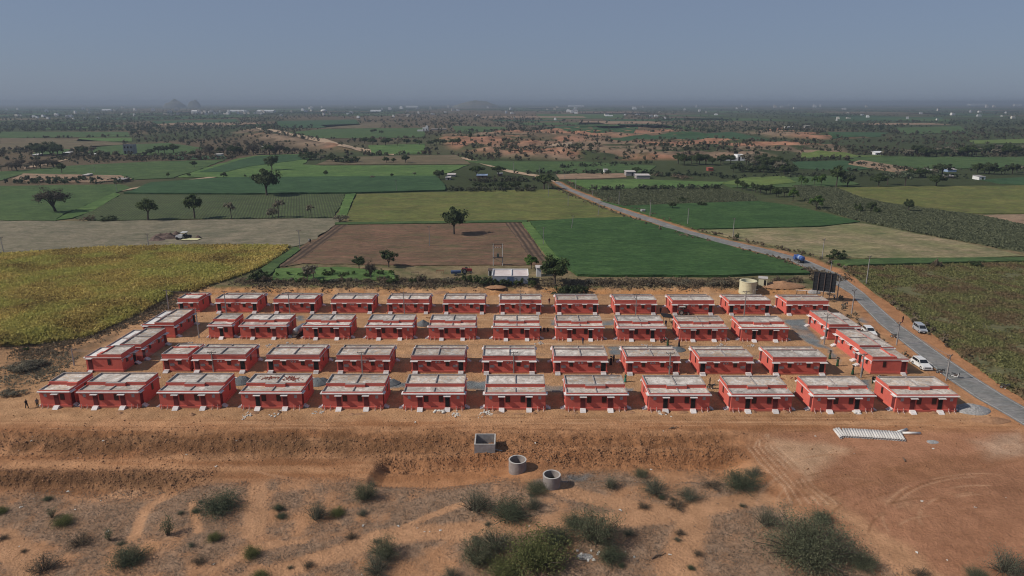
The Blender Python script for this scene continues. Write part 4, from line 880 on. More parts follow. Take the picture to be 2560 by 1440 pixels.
# ------------------------------------------------------------------ water sump, pump house, billboard
p = G(1868, 731); r = 20.5*gscale(p); o = thing('water_tank', p, 'cream round open-topped water tank behind the back row', 'tank'); H_ = px_height(p, 29)
link('tank_wall', MB().lathe([(r*1.02, -.3), (r*1.02, .25), (r, .3), (r*.985, H_*.6), (r, H_-.25), (r*1.03, H_-.2), (r*1.03, H_), (r*.86, H_), (r*.86, H_-.9), (.05, H_-.9)], 36, cap=False).mesh('tank_wall', M_CREAM), o)
link('inlet_pipe', MB().tube([(r*.3, -r*1.15, -.2), (r*.3, -r*1.12, 1.3), (r*.9, -r*1.0, 1.35)], .06, 6).mesh('inlet_pipe', M_CONCP), o)
link('water', MB().lathe([(r*.857, H_-.86), (r*.857, H_-.82)], 30).mesh('water', mat('tank_water', (.30,.30,.31), (.22,.23,.24), rough=.2)), o)
p = G(1905, 724); o = thing('pump_house', p, 'small pale pump house with dark doorway beside the cream tank', 'pump house', None, -.35); s = gscale(p)*10; H_ = px_height(p, 17)
mb = MB(); mb.box(-s, s, -s, s, -.2, H_); link('wall', mb.mesh('wall', M_CREAM), o); mb = MB(); mb.box(-s-.15, s+.15, -s-.15, s+.15, H_, H_+.14); link('roof', mb.mesh('roof', M_CONCP), o)
mb = MB(); mb.box(s*.25, s*.8, -s-.03, -s+.02, .05, H_*.82); link('doorway', mb.mesh('doorway', M_OPEN), o)
pL, pR = G(2033, 752), G(2080, 752); p = (pL+pR)/2
def _bb():
    c = G(2056, 752); ang = -.52; s = gscale(c); Wd = 45*s/math.cos(ang); o = thing('billboard', c, 'large black billboard seen from behind on steel posts by the road', 'billboard', None, ang)
    z0 = px_height(c, 24); z1 = px_height(c, 70); h = Wd/2
    link('panel', MB().box(-h, h, -.02, .10, z0, z1).mesh('panel', mat('billboard_back_black', (.012,.013,.016), (.02,.021,.024))), o)
    mb = MB()
    for k in range(6): z = z0+.15+(z1-z0-.3)*k/5; mb.box(-h, h, -.12, -.022, z-.05, z+.05)
    mb.box(-h, -h+.1, -.16, -.121, z0, z1); mb.box(h-.1, h, -.16, -.121, z0, z1); mb.box(-.05, .05, -.16, -.121, z0, z1); link('frame', mb.mesh('frame', mat('billboard_steel', (.02,.022,.026), (.03,.03,.032))), o)
    for x in (-h*.55, 0.0, h*.55): link('post', MB().tube([(x, -.2, -.3), (x, -.2, z1-.2)], .11, 8).mesh('post', M_IRON), o)
    for x in (-h*.55, h*.55): link('brace', MB().tube([(x, -.2, z1*.62), (x, -2.0, -.1)], .06, 6).mesh('brace', M_IRON), o)
    link('edge_strip', MB().box(-h, h, -.16, .14, z0-.14, z0-.002).mesh('edge_strip', M_CONCP), o)
_bb()
p = G(2015, 738); o = thing('barrier_pole', p, 'white horizontal pipe rail on short posts left of the billboard', 'rail', None, -.25); s = gscale(p)
link('rail', MB().tube([(-24*s, 0, 1.3), (16*s, 0, 1.3)], .09, 6).mesh('rail', M_WHITE), o)
for x in (-22, 0): link('post', MB().tube([(x*s, 0, -.2), (x*s, 0, 1.3)], .09, 6).mesh('post', M_IRON), o)
# ------------------------------------------------------------------ vehicles
def wheel(r, w, n=14):
    t = MB(); t.lathe([(r*.62, -w/2), (r*.93, -w/2), (r, -w*.3), (r, w*.3), (r*.93, w/2), (r*.62, w/2), (r*.62, -w/2)], n, cap=False); rm = MB().lathe([(.02, -w*.40), (r*.60, -w*.42), (r*.64, -w*.3), (r*.64, w*.3), (r*.60, w*.42), (.02, w*.40)], n, cap=True)
    return t.mesh('tyre', M_TYRE), rm.mesh('rim', M_RIM)
def add_wheel(root, x, y, r, w, wm):
    t = link('wheel', wm[0], root); t.location = (x, y, r); t.rotation_euler = (math.pi/2, 0, 0); link('rim', wm[1], t)
def car(px, py, ang, label, paint, prof, glassprof, L, W, H, wb, group=None, roofbars=False):
    """profiles run along +x = forward; the upper half narrows"""
    p = G(px, py); o = thing('parked_car', p, label, 'car', group, ang)
    lo = MB(); n = len(prof); lo.prism(prof, -W/2, W/2, 'y', [(.0 if z < H*.5 else (.05 if z < H*.62 else .20)) for x, z in prof]); link('body', lo.mesh('body', paint), o)
    for s in (-1, 1):                                # side windows, proud of the body
        mb = MB(); pts = glassprof
        for a, b in zip(pts[:-1:2], pts[1::2]):
            (x0, x1, z0), (x2, x3, z1) = a, b
            y0 = s*(W/2-.052-.15*((z0-H*.56)/(H*.44))+.012); y1 = s*(W/2-.05-.15*((z1-H*.56)/(H*.44))+.012); mb.quad((x0, y0, z0), (x1, y0, z0), (x3, y1, z1), (x2, y1, z1))
        link('side_window', mb.mesh('side_window', M_GLASS), o)
    return o
def build_car(px, py, ang, label, paint, van, suv=False):
    W, H, L = (1.75, 1.85, 4.0) if van else (1.9, 1.8, 4.7)
    if van: prof = [(-2.0,.28),(2.0,.28),(2.05,.62),(1.98,.80),(1.45,.98),(1.42,1.02),(.62,1.74),(.35,1.82),(-1.7,1.82),(-1.92,1.70),(-2.02,1.0)]; gp = [(-1.80,-.98,1.08),(-1.70,-1.0,1.64),(-.88,.02,1.08),(-.90,.02,1.64),(.12,1.22,1.08),(.12,.68,1.60)]
    else: prof = [(-2.3,.30),(2.2,.30),(2.38,.45),(2.38,.72),(2.25,.93),(1.05,1.10),(1.0,1.12),(.25,1.70),(0,1.76),(-1.85,1.74),(-2.2,1.15),(-2.36,.95)]; gp = [(-1.95,-1.05,1.15),(-1.72,-1.05,1.62),(-.95,-.05,1.15),(-.95,-.05,1.62),(.05,.88,1.15),(.05,.30,1.58)]
    o = car(px, py, ang, label, paint, prof, gp, L, W, H, 1)
    h = W/2
    ws = MB()
    if van: ws.quad((1.37, -h+.16, 1.08), (1.37, h-.16, 1.08), (.74, h-.26, 1.665), (.74, -h+.26, 1.665))
    else: ws.quad((.955, -h+.14, 1.17), (.955, h-.14, 1.17), (.31, h-.27, 1.675), (.31, -h+.27, 1.675))
    for i, v in enumerate(ws.v): ws.v[i] = (v[0]+.02, v[1], v[2]+.02)
    link('windscreen', ws.mesh('windscreen', M_GLASS), o); xf = 2.0 if van else 2.37
    for s in (-1, 1): link('headlight', MB().box(xf-.12, xf+.04, s*h*.86-.17, s*h*.86+.12 if s < 0 else s*h*.86+.10, .62, .80).mesh('headlight', M_LAMP), o)
    link('grille', MB().box(xf-.06, xf+.035, -h*.62, h*.62, .56, .78).mesh('grille', M_BLACKP), o); link('bumper', MB().box(xf-.1, xf+.10, -h*.97, h*.97, .28, .50).mesh('bumper', M_BLACKP if van else paint), o)
    link('number_plate', MB().box(xf+.101, xf+.115, -.25, .25, .36, .46).mesh('number_plate', M_WCAR), o)
    wm = wheel(.33 if van else .37, .21)
    for x in ((-1.35, 1.3) if van else (-1.45, 1.45)):
        for s in (-1, 1): add_wheel(o, x, s*(h-.09), .33 if van else .37, .21, wm)
    for s in (-1, 1): link('mirror', MB().box((.95 if not van else 1.2)-.06, (.95 if not van else 1.2)+.06, s*(h+.02)-.07, s*(h+.02)+.07, 1.08, 1.24).mesh('mirror', paint), o)
    if suv:
        for s in (-1, 1): link('roof_rail', MB().tube([(-1.6, s*.62, 1.76), (-1.5, s*.62, 1.82), (-.1, s*.62, 1.83), (0, s*.62, 1.77)], .025, 5).mesh('roof_rail', M_STEEL), o)
    return o
ra = roty(2250, 850, 2340, 922)
build_car(2299, 828, ra, 'silver minivan parked on the far verge of the road', M_SILVER, True)
build_car(2302, 917, ra+.12, 'white SUV parked behind the nearest right-end house', M_WCAR, False, True)
build_car(2172, 836, ra, 'white car half hidden behind the farthest right-end house', M_WCAR, False)
# blue tanker lorry on the road
p = G(1997, 655, .1); ang = roty(1975, 641, 2030, 670); o = thing('tanker_lorry', p, 'blue tanker lorry driving on the tarred road', 'lorry', None, ang+math.pi, .8)
link('tank', MB().lathe([(.1,-2.3),(.85,-2.25),(.98,-2.1),(.98,2.1),(.85,2.25),(.1,2.3)], 18).mesh('tank', M_BLUE, True), o); t = o.children[0]; t.rotation_euler = (0, math.pi/2, 0); t.location = (-.9, 0, 1.95)
link('tank_band', MB().lathe([(.99,-.5),(.995,-.5),(.995,.5),(.99,.5)], 18, cap=False).mesh('tank_band', M_BLUEL), t)
link('cab', MB().prism([(1.5,.6),(3.2,.6),(3.3,1.3),(3.05,2.4),(1.6,2.5)], -1.0, 1.0, 'y', [0,0,.03,.15,.12]).mesh('cab', M_BLUE), o); link('windscreen', MB().quad((3.30,-.8,1.45),(3.30,.8,1.45),(3.11,.75,2.25),(3.11,-.75,2.25)).mesh('windscreen', M_GLASS), o)
link('chassis', MB().box(-3.2, 3.1, -.45, .45, .55, .85).mesh('chassis', M_BLACKP), o); wm = wheel(.48, .3)
for x in (-2.2, -1.1, 2.4):
    for s in (-1, 1): add_wheel(o, x, s*.85, .48, .3, wm)
# silver water tanker trailer between the third-row houses
p = G(741, 845); o = thing('water_trailer', p, 'silver cylindrical water tanker trailer between two third-row houses', 'trailer', None, math.pi/2+.12-.3)
link('tank', MB().lathe([(.08,-2.2),(.65,-2.15),(.80,-2.0),(.80,2.0),(.65,2.15),(.08,2.2)], 18).mesh('tank', mat('tank_galvanised', (.30,.31,.33), (.2,.2,.21), rough=.4, metal=.5), True), o); t = o.children[0]; t.rotation_euler = (0, math.pi/2, 0); t.location = (1.9, 0, 1.55)
link('chassis', MB().box(-1.2, 4.0, -.4, .4, .55, .75).mesh('chassis', M_IRON), o); wm = wheel(.45, .28)
for x in (1.4, 2.6):
    for s in (-1, 1): add_wheel(o, x, s*.75, .45, .28, wm)
def tractor(px, py, ang, label, paint, canopy=None, sc=1.0):
    p = G(px, py); o = thing('tractor', p, label, 'tractor', None, ang, sc); wb, ws = wheel(.78, .42), wheel(.42, .24)
    for s in (-1, 1): add_wheel(o, -.7, s*.85, .78, .42, wb); add_wheel(o, 1.35, s*.7, .42, .24, ws)
    link('bonnet', MB().prism([(.1,.75),(1.75,.75),(1.8,1.15),(1.65,1.42),(.1,1.5)], -.36, .36, 'y', [0,0,.04,.08,.05]).mesh('bonnet', paint), o)
    link('mudguard', MB().box(-1.25, -.1, -.72, -.5, 1.4, 1.62).box(-1.25, -.1, .5, .72, 1.4, 1.62).mesh('mudguard', paint), o); link('seat', MB().box(-.85, -.4, -.28, .28, 1.1, 1.25).box(-.9, -.8, -.28, .28, 1.25, 1.7).mesh('seat', M_BLACKP), o)
    link('steering_wheel', MB().lathe([(.16,0),(.2,.02),(.16,.04)], 10).mesh('steering_wheel', M_BLACKP), o); o.children[-1].location = (.0, 0, 1.62) if o.children else (0,0,0)
    link('chassis', MB().box(-1.1, 1.6, -.28, .28, .5, .9).mesh('chassis', M_IRON), o); link('exhaust', MB().tube([(1.0,.2,1.4),(1.0,.2,2.1)], .04, 6).mesh('exhaust', M_IRON), o)
    if canopy:
        link('canopy', MB().prism([(-1.4,2.35),(.5,2.35),(.45,2.47),(-1.35,2.47)], -.95, .95, 'y').mesh('canopy', canopy), o)
        for x in (-1.2, .2):
            for s in (-1, 1): link('canopy_post', MB().tube([(x, s*.8, 1.5), (x, s*.8, 2.36)], .03, 5).mesh('canopy_post', M_IRON), o)
    return o
tractor(466, 598, .15, 'tractor with white canopy working by the residue heap in the fallow field', M_BLACKP, M_LIMEW, 1.15)
tractor(1166, 683, .2, 'red tractor with a driver beside the pump shed', M_RED)
tractor(1707, 786, .0, 'dull red tractor with pale canopy before the tenth back-row house', M_RED, M_CONCP, .9)
p = G(449, 600); o = thing('threshing_machine', p, 'white threshing machine beside the canopy tractor in the fallow field', 'machine', None, .1)
link('hopper', MB().prism([(-1,.9),(1.1,.9),(1.3,1.9),(.3,2.3),(-1.2,1.7)], -.8, .8, 'y', [0,0,.1,.2,.1]).mesh('hopper', M_LIMEW), o); link('drum', MB().tube([(-.6,-.9,.8),(-.6,.9,.8)], .5, 12).mesh('drum', M_BLACKP), o); wm = wheel(.4, .2)
for s in (-1, 1): add_wheel(o, .5, s*.95, .4, .2, wm)
p = G(478, 601); o = thing('tarpaulin', p, 'pale yellow tarpaulin spread on the stubble by the tractor', 'tarpaulin'); mb = MB(); s = gscale(p); mb.prism([(-22*s,0),(18*s,0),(20*s,.05),(-20*s,.05)], -1.6, 1.9, 'y'); link('sheet', mb.mesh('sheet', M_TARP), o); o.location.z += .45
for dx, hh, c, lab in ((0, .9, 'grain', 'brown grain heap at the right end of the yellow tarpaulin'),): heap('grain_heap', 496, 597, 1.6, 1.0, 1.4, M_STRAW, lab, 'grain heap', None, 14, 31)
for i, (dx, dy, rx, hh) in enumerate(((415,597,6.0,2.2),(392,602,3.2,1.5),(440,594,4.2,2.0))): heap('crop_residue_heap', dx, dy, rx, 2.2, hh, M_STRAW, ('long brown heap of crop residue left of the tractor in the fallow field', 'low reddish end of the residue heap by the dark pole', 'dark residue heap right against the threshing machine')[i], 'crop heap', None, 20, 40+i, .7)
p = G(1140, 688); o = thing('farm_trailer', p, 'small blue farm trailer behind the red tractor', 'trailer', None, .15); link('bed', MB().box(-1.5, 1.5, -.8, .8, .7, 1.4).mesh('bed', mat('trailer_blue', (.06,.09,.17), (.04,.06,.12))), o); wm = wheel(.4, .2)
for s in (-1, 1): add_wheel(o, 0, s*.9, .4, .2, wm)
for px, py, lab in ((1038,688,'rusty plough left standing on the earth near the thin tree'), (1100,683,'orange-topped farm implement on the earth behind the bank')):
    p = G(px, py); o = thing('farm_implement', p, lab, 'implement'); mb = MB(); mb.box(-1.2, 1.2, -.1, .1, .9, 1.05)
    for k in range(5): mb.tube([(-1.1+k*.55, 0, .95), (-1.1+k*.55, -.35, .5), (-1.1+k*.55, -.05, .0)], .05, 5)
    link('frame', mb.mesh('frame', M_IRON if px < 1050 else M_BRICK), o)
# motorbikes
def bike(px, py, ang, label, paint, scooter=False):
    p = G(px, py); o = thing('scooter' if scooter else 'motorbike', p, label, 'motorbike', 'parked motorbikes and scooters', ang); wm = wheel(.30 if not scooter else .24, .11, 16); r = .30 if not scooter else .24
    for x in (-.62, .65): add_wheel(o, x, 0, r, .11, wm)
    fr = MB(); fr.tube([(-.62,0,r),(-.2,0,.55),(.3,0,.75),(.5,0,.95)], .05, 6); fr.tube([(.65,-.06,r),(.48,-.06,1.0)], .03, 5); fr.tube([(.65,.06,r),(.48,.06,1.0)], .03, 5); fr.box(-.25, .25, -.13, .13, .28, .6); link('frame', fr.mesh('frame', M_IRON), o)
    if scooter: link('body_panel', MB().prism([(-.75,.4),(.05,.35),(.3,.32),(.42,.95),(.5,.95),(.4,.25),(-.1,.2),(-.7,.3)], -.19, .19, 'y').mesh('body_panel', paint), o)
    else: link('fuel_tank', MB().prism([(.0,.72),(.48,.78),(.45,1.0),(.1,.98)], -.15, .15, 'y', [0,0,.05,.05]).mesh('fuel_tank', paint), o)
    link('seat', MB().prism([(-.75,.78),(.02,.74),(.0,.86),(-.72,.92)], -.13, .13, 'y', [0,0,.03,.03]).mesh('seat', M_BLACKP), o)
    link('handlebar', MB().tube([(.4,-.36,1.08),(.5,-.12,1.02),(.5,.12,1.02),(.4,.36,1.08)], .022, 5).mesh('handlebar', M_STEEL), o); link('headlight', MB().lathe([(.02,0),(.09,0),(.09,.1),(.02,.12)], 10).mesh('headlight', M_LAMP), o)
    h = o.children[-1]; h.location = (.56, 0, .9); h.rotation_euler = (0, math.pi/2, 0); return o
bike(2112, 765, -.2, 'dark motorbike on bare earth behind the billboard and utility pole', M_BLACKP); bike(2236, 845, -.9, 'motorbike at the foot of the second road pole', M_BLACKP); bike(2352, 934, -.5, 'dark motorbike left of the nearest road pole', M_BLACKP)
bike(2388, 944, -.7, 'white scooter beside the tarred road', M_WCAR, True); bike(2513, 972, -.6, 'black motorbike on the right verge of the road', M_BLACKP); bike(1779, 972, -.3, 'black motorbike between the ninth and tenth front-row houses', M_BLACKP)
bike(1660, 857, .3, 'dark motorbike by the steps of the eighth third-row house', M_RED); bike(2192, 953, .2, 'dark motorbike beside the nearest right-end house steps', M_BLACKP)
# dark open shed of poles and netting between two third-row houses
p = G(1666, 810); o = thing('shade_shelter', p, 'black netting shade shelter on poles between two third-row houses', 'shelter'); s = gscale(p)
link('netting', MB().prism([(-13*s,2.2),(13*s,2.0),(13*s,2.1),(-13*s,2.3)], -1.6, 1.6, 'y').mesh('netting', M_OPEN), o)
for x in (-11, 11):
    for y in (-1.4, 1.4): link('post', MB().tube([(x*s, y, -.2), (x*s, y, 2.15)], .05, 5).mesh('post', M_WOOD), o)
# ------------------------------------------------------------------ pump shed, transformer, farm buildings
def shed(px, py, wpx, dpt, hpx, label, wallm, roofm, ang=0.0, pitch=.0, name='farm_shed', door=None, parts=True):
    p = G(px, py); s = gscale(p); a = wpx*s/2; H_ = px_height(p, hpx); o = thing(name, (p.x, p.y, p.z), label, 'shed' if name != 'farm_house' else 'house', None, ang)
    link('wall', MB().box(-a, a, 0, dpt, -.4, H_).mesh('wall', wallm), o)
    link('roof', MB().prism([(-.3, H_+.004), (dpt+.3, H_+.004+pitch), (dpt+.3, H_+.12+pitch), (-.3, H_+.12)], -a-.25, a+.25).mesh('roof', roofm), o)
    if pitch > .05: link('gable', MB().prism([(.05, H_-.05), (dpt-.05, H_-.05), (dpt-.05, H_+pitch*.85)], -a+.02, a-.02).mesh('gable', wallm), o)
    if door is not None: link('doorway', MB().box(door*a-.5, door*a+.5, -.04, .02, 0, min(2.1, H_*.8)).mesh('doorway', M_OPEN), o)
    return o
p = G(1276, 712); s = gscale(p); a = 45*s; H_ = px_height(p, 21); D_ = 7.2
o = thing('pump_shed', p, 'long white-roofed pump shed behind the bank in the middle', 'shed')
link('wall', MB().box(-a, a, 0, D_, -.5, H_).mesh('wall', mat('wall_blue_grey', (.34,.37,.42), (.26,.28,.33), scale=.8)), o); link('roof', MB().box(-a+.16, a-.16, .16, D_-.16, H_, H_+.06).mesh('roof', mat('roof_white_stained', (.60,.54,.52), (.50,.40,.38), scale=.5)), o)
mb = MB(); mb.box(-a-.05, a+.05, D_-.16, D_+.05, H_+.002, H_+.5); mb.box(-a-.05, -a+.16, -.05, D_-.16, H_+.002, H_+.45); mb.box(a-.16, a+.05, -.05, D_-.16, H_+.002, H_+.45); mb.box(-a+.16, a-.16, -.05, .16, H_+.002, H_+.14); mb.box(.3-.1, .3+.1, .16, D_-.16, H_+.062, H_+.4); link('parapet', mb.mesh('parapet', M_LIMEW), o)
link('shutter', MB().box(-.9, .9, -.06, .02, .2, H_-.15).mesh('shutter', mat('shutter_blue', (.09,.13,.22), (.06,.09,.16))), o)
q = G(1228, 690); mb = MB(); o2 = thing('lean_to_shed', q, 'low white lean-to with open front left of the pump shed', 'shed'); s2 = gscale(q); mb.box(-7*s2, 7*s2, 0, 2.5, -.3, 1.7); link('wall', mb.mesh('wall', M_LIMEW), o2); link('roof', MB().box(-8*s2, 8*s2, -.3, 2.8, 1.7, 1.8).mesh('roof', M_IRON), o2); link('doorway', MB().box(-5*s2, -1*s2, -.04, .02, .1, 1.5).mesh('doorway', M_OPEN), o2)
shed(1347, 692, 12, 3, 22, 'white hut partly hidden behind the big tree by the pump shed', M_LIMEW, M_TIN, 0, 0, 'farm_shed', None)
p = G(1245, 664); H_ = px_height(p, 54); s = gscale(p); o = thing('transformer_stand', p, 'tall two-legged transformer structure at the edge of the ploughed field', 'transformer')
for x in (-11.5, 11.5): link('leg', MB().tube([(x*s, 0, -.2), (x*s, 0, H_)], [.15, .11], 8).mesh('leg', M_CONCP), o)
mb = MB(); mb.box(-14*s, 14*s, -.08, .08, H_-.25, H_-.05); mb.box(-12*s, 12*s, -.05, .05, H_-1.3, H_-1.2); mb.tube([(-11*s,0,H_-1.2),(-7*s,0,H_-.2)], .05, 5); mb.tube([(11*s,0,H_-1.2),(7*s,0,H_-.2)], .05, 5); link('top_beam', mb.mesh('top_beam', M_IRON), o)
link('platform', MB().box(-13*s, 13*s, -.5, .5, H_*.36, H_*.39).mesh('platform', M_IRON), o); link('transformer_box', MB().box(-2.6*s, 2.6*s, -.4, .4, H_*.391, H_*.391+1.1).mesh('transformer_box', mat('transformer_green', (.05,.07,.06), (.03,.045,.04))), o)
for x in (-6, 0, 6): link('insulator', MB().lathe([(.05,0),(.1,.1),(.05,.3)], 8, (x*s, 0, H_-1.3)).mesh('insulator', M_LAMP), o)
link('brace', MB().tube([(-11*s, 0, H_*.36), (11*s, 0, H_*.12)], .04, 5).mesh('brace', M_IRON), o)
# white farmhouse right of centre, unfinished house at left, others
def block_house(px, py, wpx, dpt, hpx, label, m, storeys=1, ang=0.0, parapet=True, name='farm_house', openings=3, lower=None):
    p = G(px, py); s = gscale(p); a = wpx*s/2; H_ = px_height(p, hpx); o = thing(name, p, label, 'house', None, ang)
    link('wall', MB().box(-a, a, 0, dpt, -.6, H_).mesh('wall', m), o)
    if parapet: mb = MB(); t = .2; mb.box(-a, a, -.02, t, H_+.003, H_+.7); mb.box(-a, a, dpt-t, dpt, H_+.003, H_+.7); mb.box(-a, -a+t, t, dpt-t, H_+.003, H_+.7); mb.box(a-t, a, t, dpt-t, H_+.003, H_+.7); link('parapet', mb.mesh('parapet', m), o)
    for st in range(storeys):
        z = H_*st/storeys
        for k in range(openings):
            x = -a+(k+.5)*2*a/openings; w_ = min(.7, a/openings*.5); link('window' if k else 'doorway', MB().box(x-w_, x+w_, -.05, .02, z+(.1 if k == 0 and st == 0 else H_/storeys*.35), z+H_/storeys*.78).mesh('window', M_PANE), o)
    if lower:
        l0, l1, lh = lower; link('annex', MB().box(l0*s, l1*s, .1, dpt*.8, -.6, px_height(p, lh)).mesh('annex', m), o)
    return o
block_house(1852, 402, 18, 11, 13, 'white two-level farmhouse with roof parapet among dark trees', M_LIMEW, 1, 0, True, 'farm_house', 2, (-43, -9, 8))
block_house(322, 386, 22, 12, 22, 'unfinished grey two-storey house standing alone at the left', mat('bare_plaster_grey', (.36,.35,.35), (.26,.25,.25), scale=.3), 2, .2, True, 'farm_house', 3)
block_house(1063, 329, 13, 12, 9, 'white house with roof-top room at the edge of a green field', M_LIMEW, 1, 0, True, 'farm_house', 2, (-20, -6, 4))
p = G(1066, 328); H_ = px_height(p, 14); s = gscale(p); link('roof_room', MB().box(1*s, 6*s, 2, 8, px_height(p, 9), H_).mesh('roof_room', M_LIMEW), [ob for ob in bpy.data.objects if ob.get('label', '').startswith('white house with roof-top room')][0])
shed(1096, 325, 38, 10, 2.2, 'long low grey shed right of the white roof-top house', M_CONC, M_CONC, 0, .5)
shed(2200, 387, 24, 9, 5, 'low bright white tin shed beyond the green field at right', M_LIMEW, M_LIMEW, 0, 1.0)
for px, py, w_, d_, h_, lab, wm_, rm_, dr in ((1120,450,12,6,6,'small grey hut left of the blue-roofed stalls',M_CONC,M_CONCP,.2),(1128,442,20,6,5,'long low tin-roofed hut behind the dark tree',M_CONC,M_TIN,None),(1205,446,26,7,7,'blue-roofed roadside stall under dark trees',M_WOOD,M_BLUEL,.1),(1250,441,12,5,6,'small dark stall at the road bend',M_WOOD,M_CONCP,None),
    (1577,440,24,8,10,'open-fronted concrete room in the farmyard right of the bare plot',M_CONC,M_CONCP,.3),(1608,447,34,8,8,'long grey tin-roofed shed in the same farmyard',M_CONC,M_TIN,None),(1515,433,9,5,8,'small white hut standing left of the farmyard',M_LIMEW,M_CONC,None),(1777,428,13,6,7,'small red-walled hut in front of the white farmhouse',M_BRICK,M_BRICK,None),
    (2325,432,20,8,6,'pale-roofed cattle shed left of the dark tree at right',M_WOOD,M_CONCP,None),(2376,446,26,7,5,'low thatched lean-to at the farm on the right',M_WOOD,M_CONC,None),(2455,450,16,7,8,'white-walled hut at the farm on the right',M_LIMEW,M_CONC,.2),(2380,430,22,6,6,'blue-grey tin shed behind the dark tree at right',M_BLUEL,M_TIN,None),
    (212,444,12,7,6,'grey concrete hut on the bare earth mound',M_CONC,M_CONCP,None),(300,456,20,7,7,'dark low shed at the foot of the bare mound',M_WOOD,M_CONC,.0),(165,386,14,8,4,'white-roofed shed among dark trees at the far left',M_WOOD,M_LIMEW,None),(232,389,22,7,3,'long thin pale-roofed shed near the unfinished house',M_WOOD,M_LIMEW,None),(88,391,14,8,4,'pale shed left of the dark trees at far left',M_CONC,M_LIMEW,None),
    (545,390,16,6,4,'pale low shed on the green field at left of centre',M_LIMEW,M_CONCP,None),(660,372,20,7,5,'pale-roofed hut among trees left of the dirt road',M_CONC,M_CONCP,None),(1975,322,20,9,5,'white hut cluster piece in the hazy middle distance at right',M_LIMEW,M_CONCP,.1),(2022,320,18,9,5,'grey-roofed hut beside the white hut in the right middle distance',M_CONC,M_CONCP,None)):
    shed(px, py, w_, d_, h_, lab, wm_, rm_, 0, .4, 'farm_shed', dr)
p = G(1607, 531); o = thing('pump_box', p, 'small white pump box beside the road at the deep green field', 'pump box'); link('box_body', MB().prism([(-1,0),(1,0),(.9,1.2),(-.9,1.4)], -.7, .7, 'y').mesh('box_body', M_LIMEW), o); link('lid', MB().box(-1.05, 1.05, -.8, .8, 1.41, 1.5).mesh('lid', M_CONCP), o)
# water tower
p = G(810, 290); s = gscale(p); H_ = px_height(p, 16); o = thing('water_tower', p, 'white mushroom-shaped water tower in the hazy plain', 'water tower'); r = 7.2*s
link('shaft', MB().lathe([(r*.42, -1), (r*.40, H_*.55)], 16).mesh('shaft', M_LIMEW), o); link('bowl', MB().lathe([(r*.4, H_*.52), (r, H_*.70), (r*1.02, H_*.86), (r*.6, H_*.97), (.1, H_)], 20).mesh('bowl', M_LIMEW, True), o)
# the far town: pale buildings and works sheds
_r = random.Random(77)
FARB = []
for k in range(5):
    mb = MB(); q = random.Random(k); mb.box(-.5, .5, -.4, .4, -.2, 1); mb.box(-.5+.1*q.random(), q.uniform(-.1, .4), -.3, .3, 1.001, 1.3+.3*q.random()); FARB.append(mb.mesh('town_building', mat('town_wall_%s' % ['white','cream','grey','pale','buff'][k], [(.75,.75,.75),(.66,.62,.55),(.45,.45,.46),(.72,.70,.68),(.55,.50,.44)][k], scale=.2)))
def town(x0, x1, y0, y1, n, w0, w1, group, label):
    for k in range(n):
        p = G(_r.uniform(x0, x1), _r.uniform(y0, y1)); s = gscale(p); o = link('town_building', _r.choice(FARB)); w_ = _r.uniform(w0, w1)*s; o.location = p; o.scale = (w_, w_*_r.uniform(.7, 1.3), _r.uniform(2.4, 5.0)*s); o.rotation_euler = (0, 0, _r.uniform(-.3, .3)); tag(o, label, 'building', group)
town(470, 660, 281, 287, 46, 3, 9, 'pale buildings of the far town', 'pale building of the dense far town below the twin hills')
town(0, 460, 270, 300, 34, 3, 10, 'scattered buildings at far left', 'small pale building scattered over the hazy plain at far left')
town(690, 1250, 268, 296, 32, 3, 9, 'scattered buildings in the far middle', 'small pale building scattered over the hazy plain between water tower and round hill')
town(1260, 1900, 266, 302, 34, 3, 10, 'scattered buildings right of centre', 'small pale building scattered over the hazy plain right of the round hill')
town(1900, 2560, 264, 305, 30, 3, 10, 'scattered buildings at far right', 'small pale building scattered over the hazy plain at far right')
for px, py, w_, h_, lab in ((594,280,46,5,'long white works shed with two roofs in the far town'),(666,281,42,6,'large white gabled works hall right of the long shed'),(487,284,14,8,'tall white block at the left of the far town'),(940,280,26,5,'wide grey hall right of the water tower'),(1030,269,30,4,'white works shed left of the round hill'),(268,277,22,4,'pale shed at far left of the plain'),(1440,267,38,3,'long white shed right of the round hill on the horizon'),(2440,264,36,4,'white works group at the right end of the horizon'),(1523,291,18,3,'thin white shed in the hazy fields right of centre')):
    p = G(px, py); s = gscale(p); o = link('works_shed', MB().prism([(-.5,-.2),(.5,-.2),(.5,.75),(0,1),(-.5,.75)], -.5, .5).mesh('works_shed', FARB[0].materials[0])); o.location = p; o.scale = (w_*s, w_*s*.4, h_*s); tag(o, lab, 'works shed')
# rocky hills on the horizon
M_HILL = mat('hill_rock', (.17,.15,.12), (.09,.10,.07), scale=.02)
for px, py, wpx, hpx, lab in ((437,268,40,15,1),(487,268,24,14,2),(1190,268,84,14,3)):
    p = G(px, 269); s = gscale(p); o = heap('hill', px, 269, wpx*s/2*1.45, wpx*s/3, px_height(p, 269-(253 if lab == 3 else 252)), M_HILL, None, None, None, 30, lab*5, .4, 1); tag(o, kind='structure')
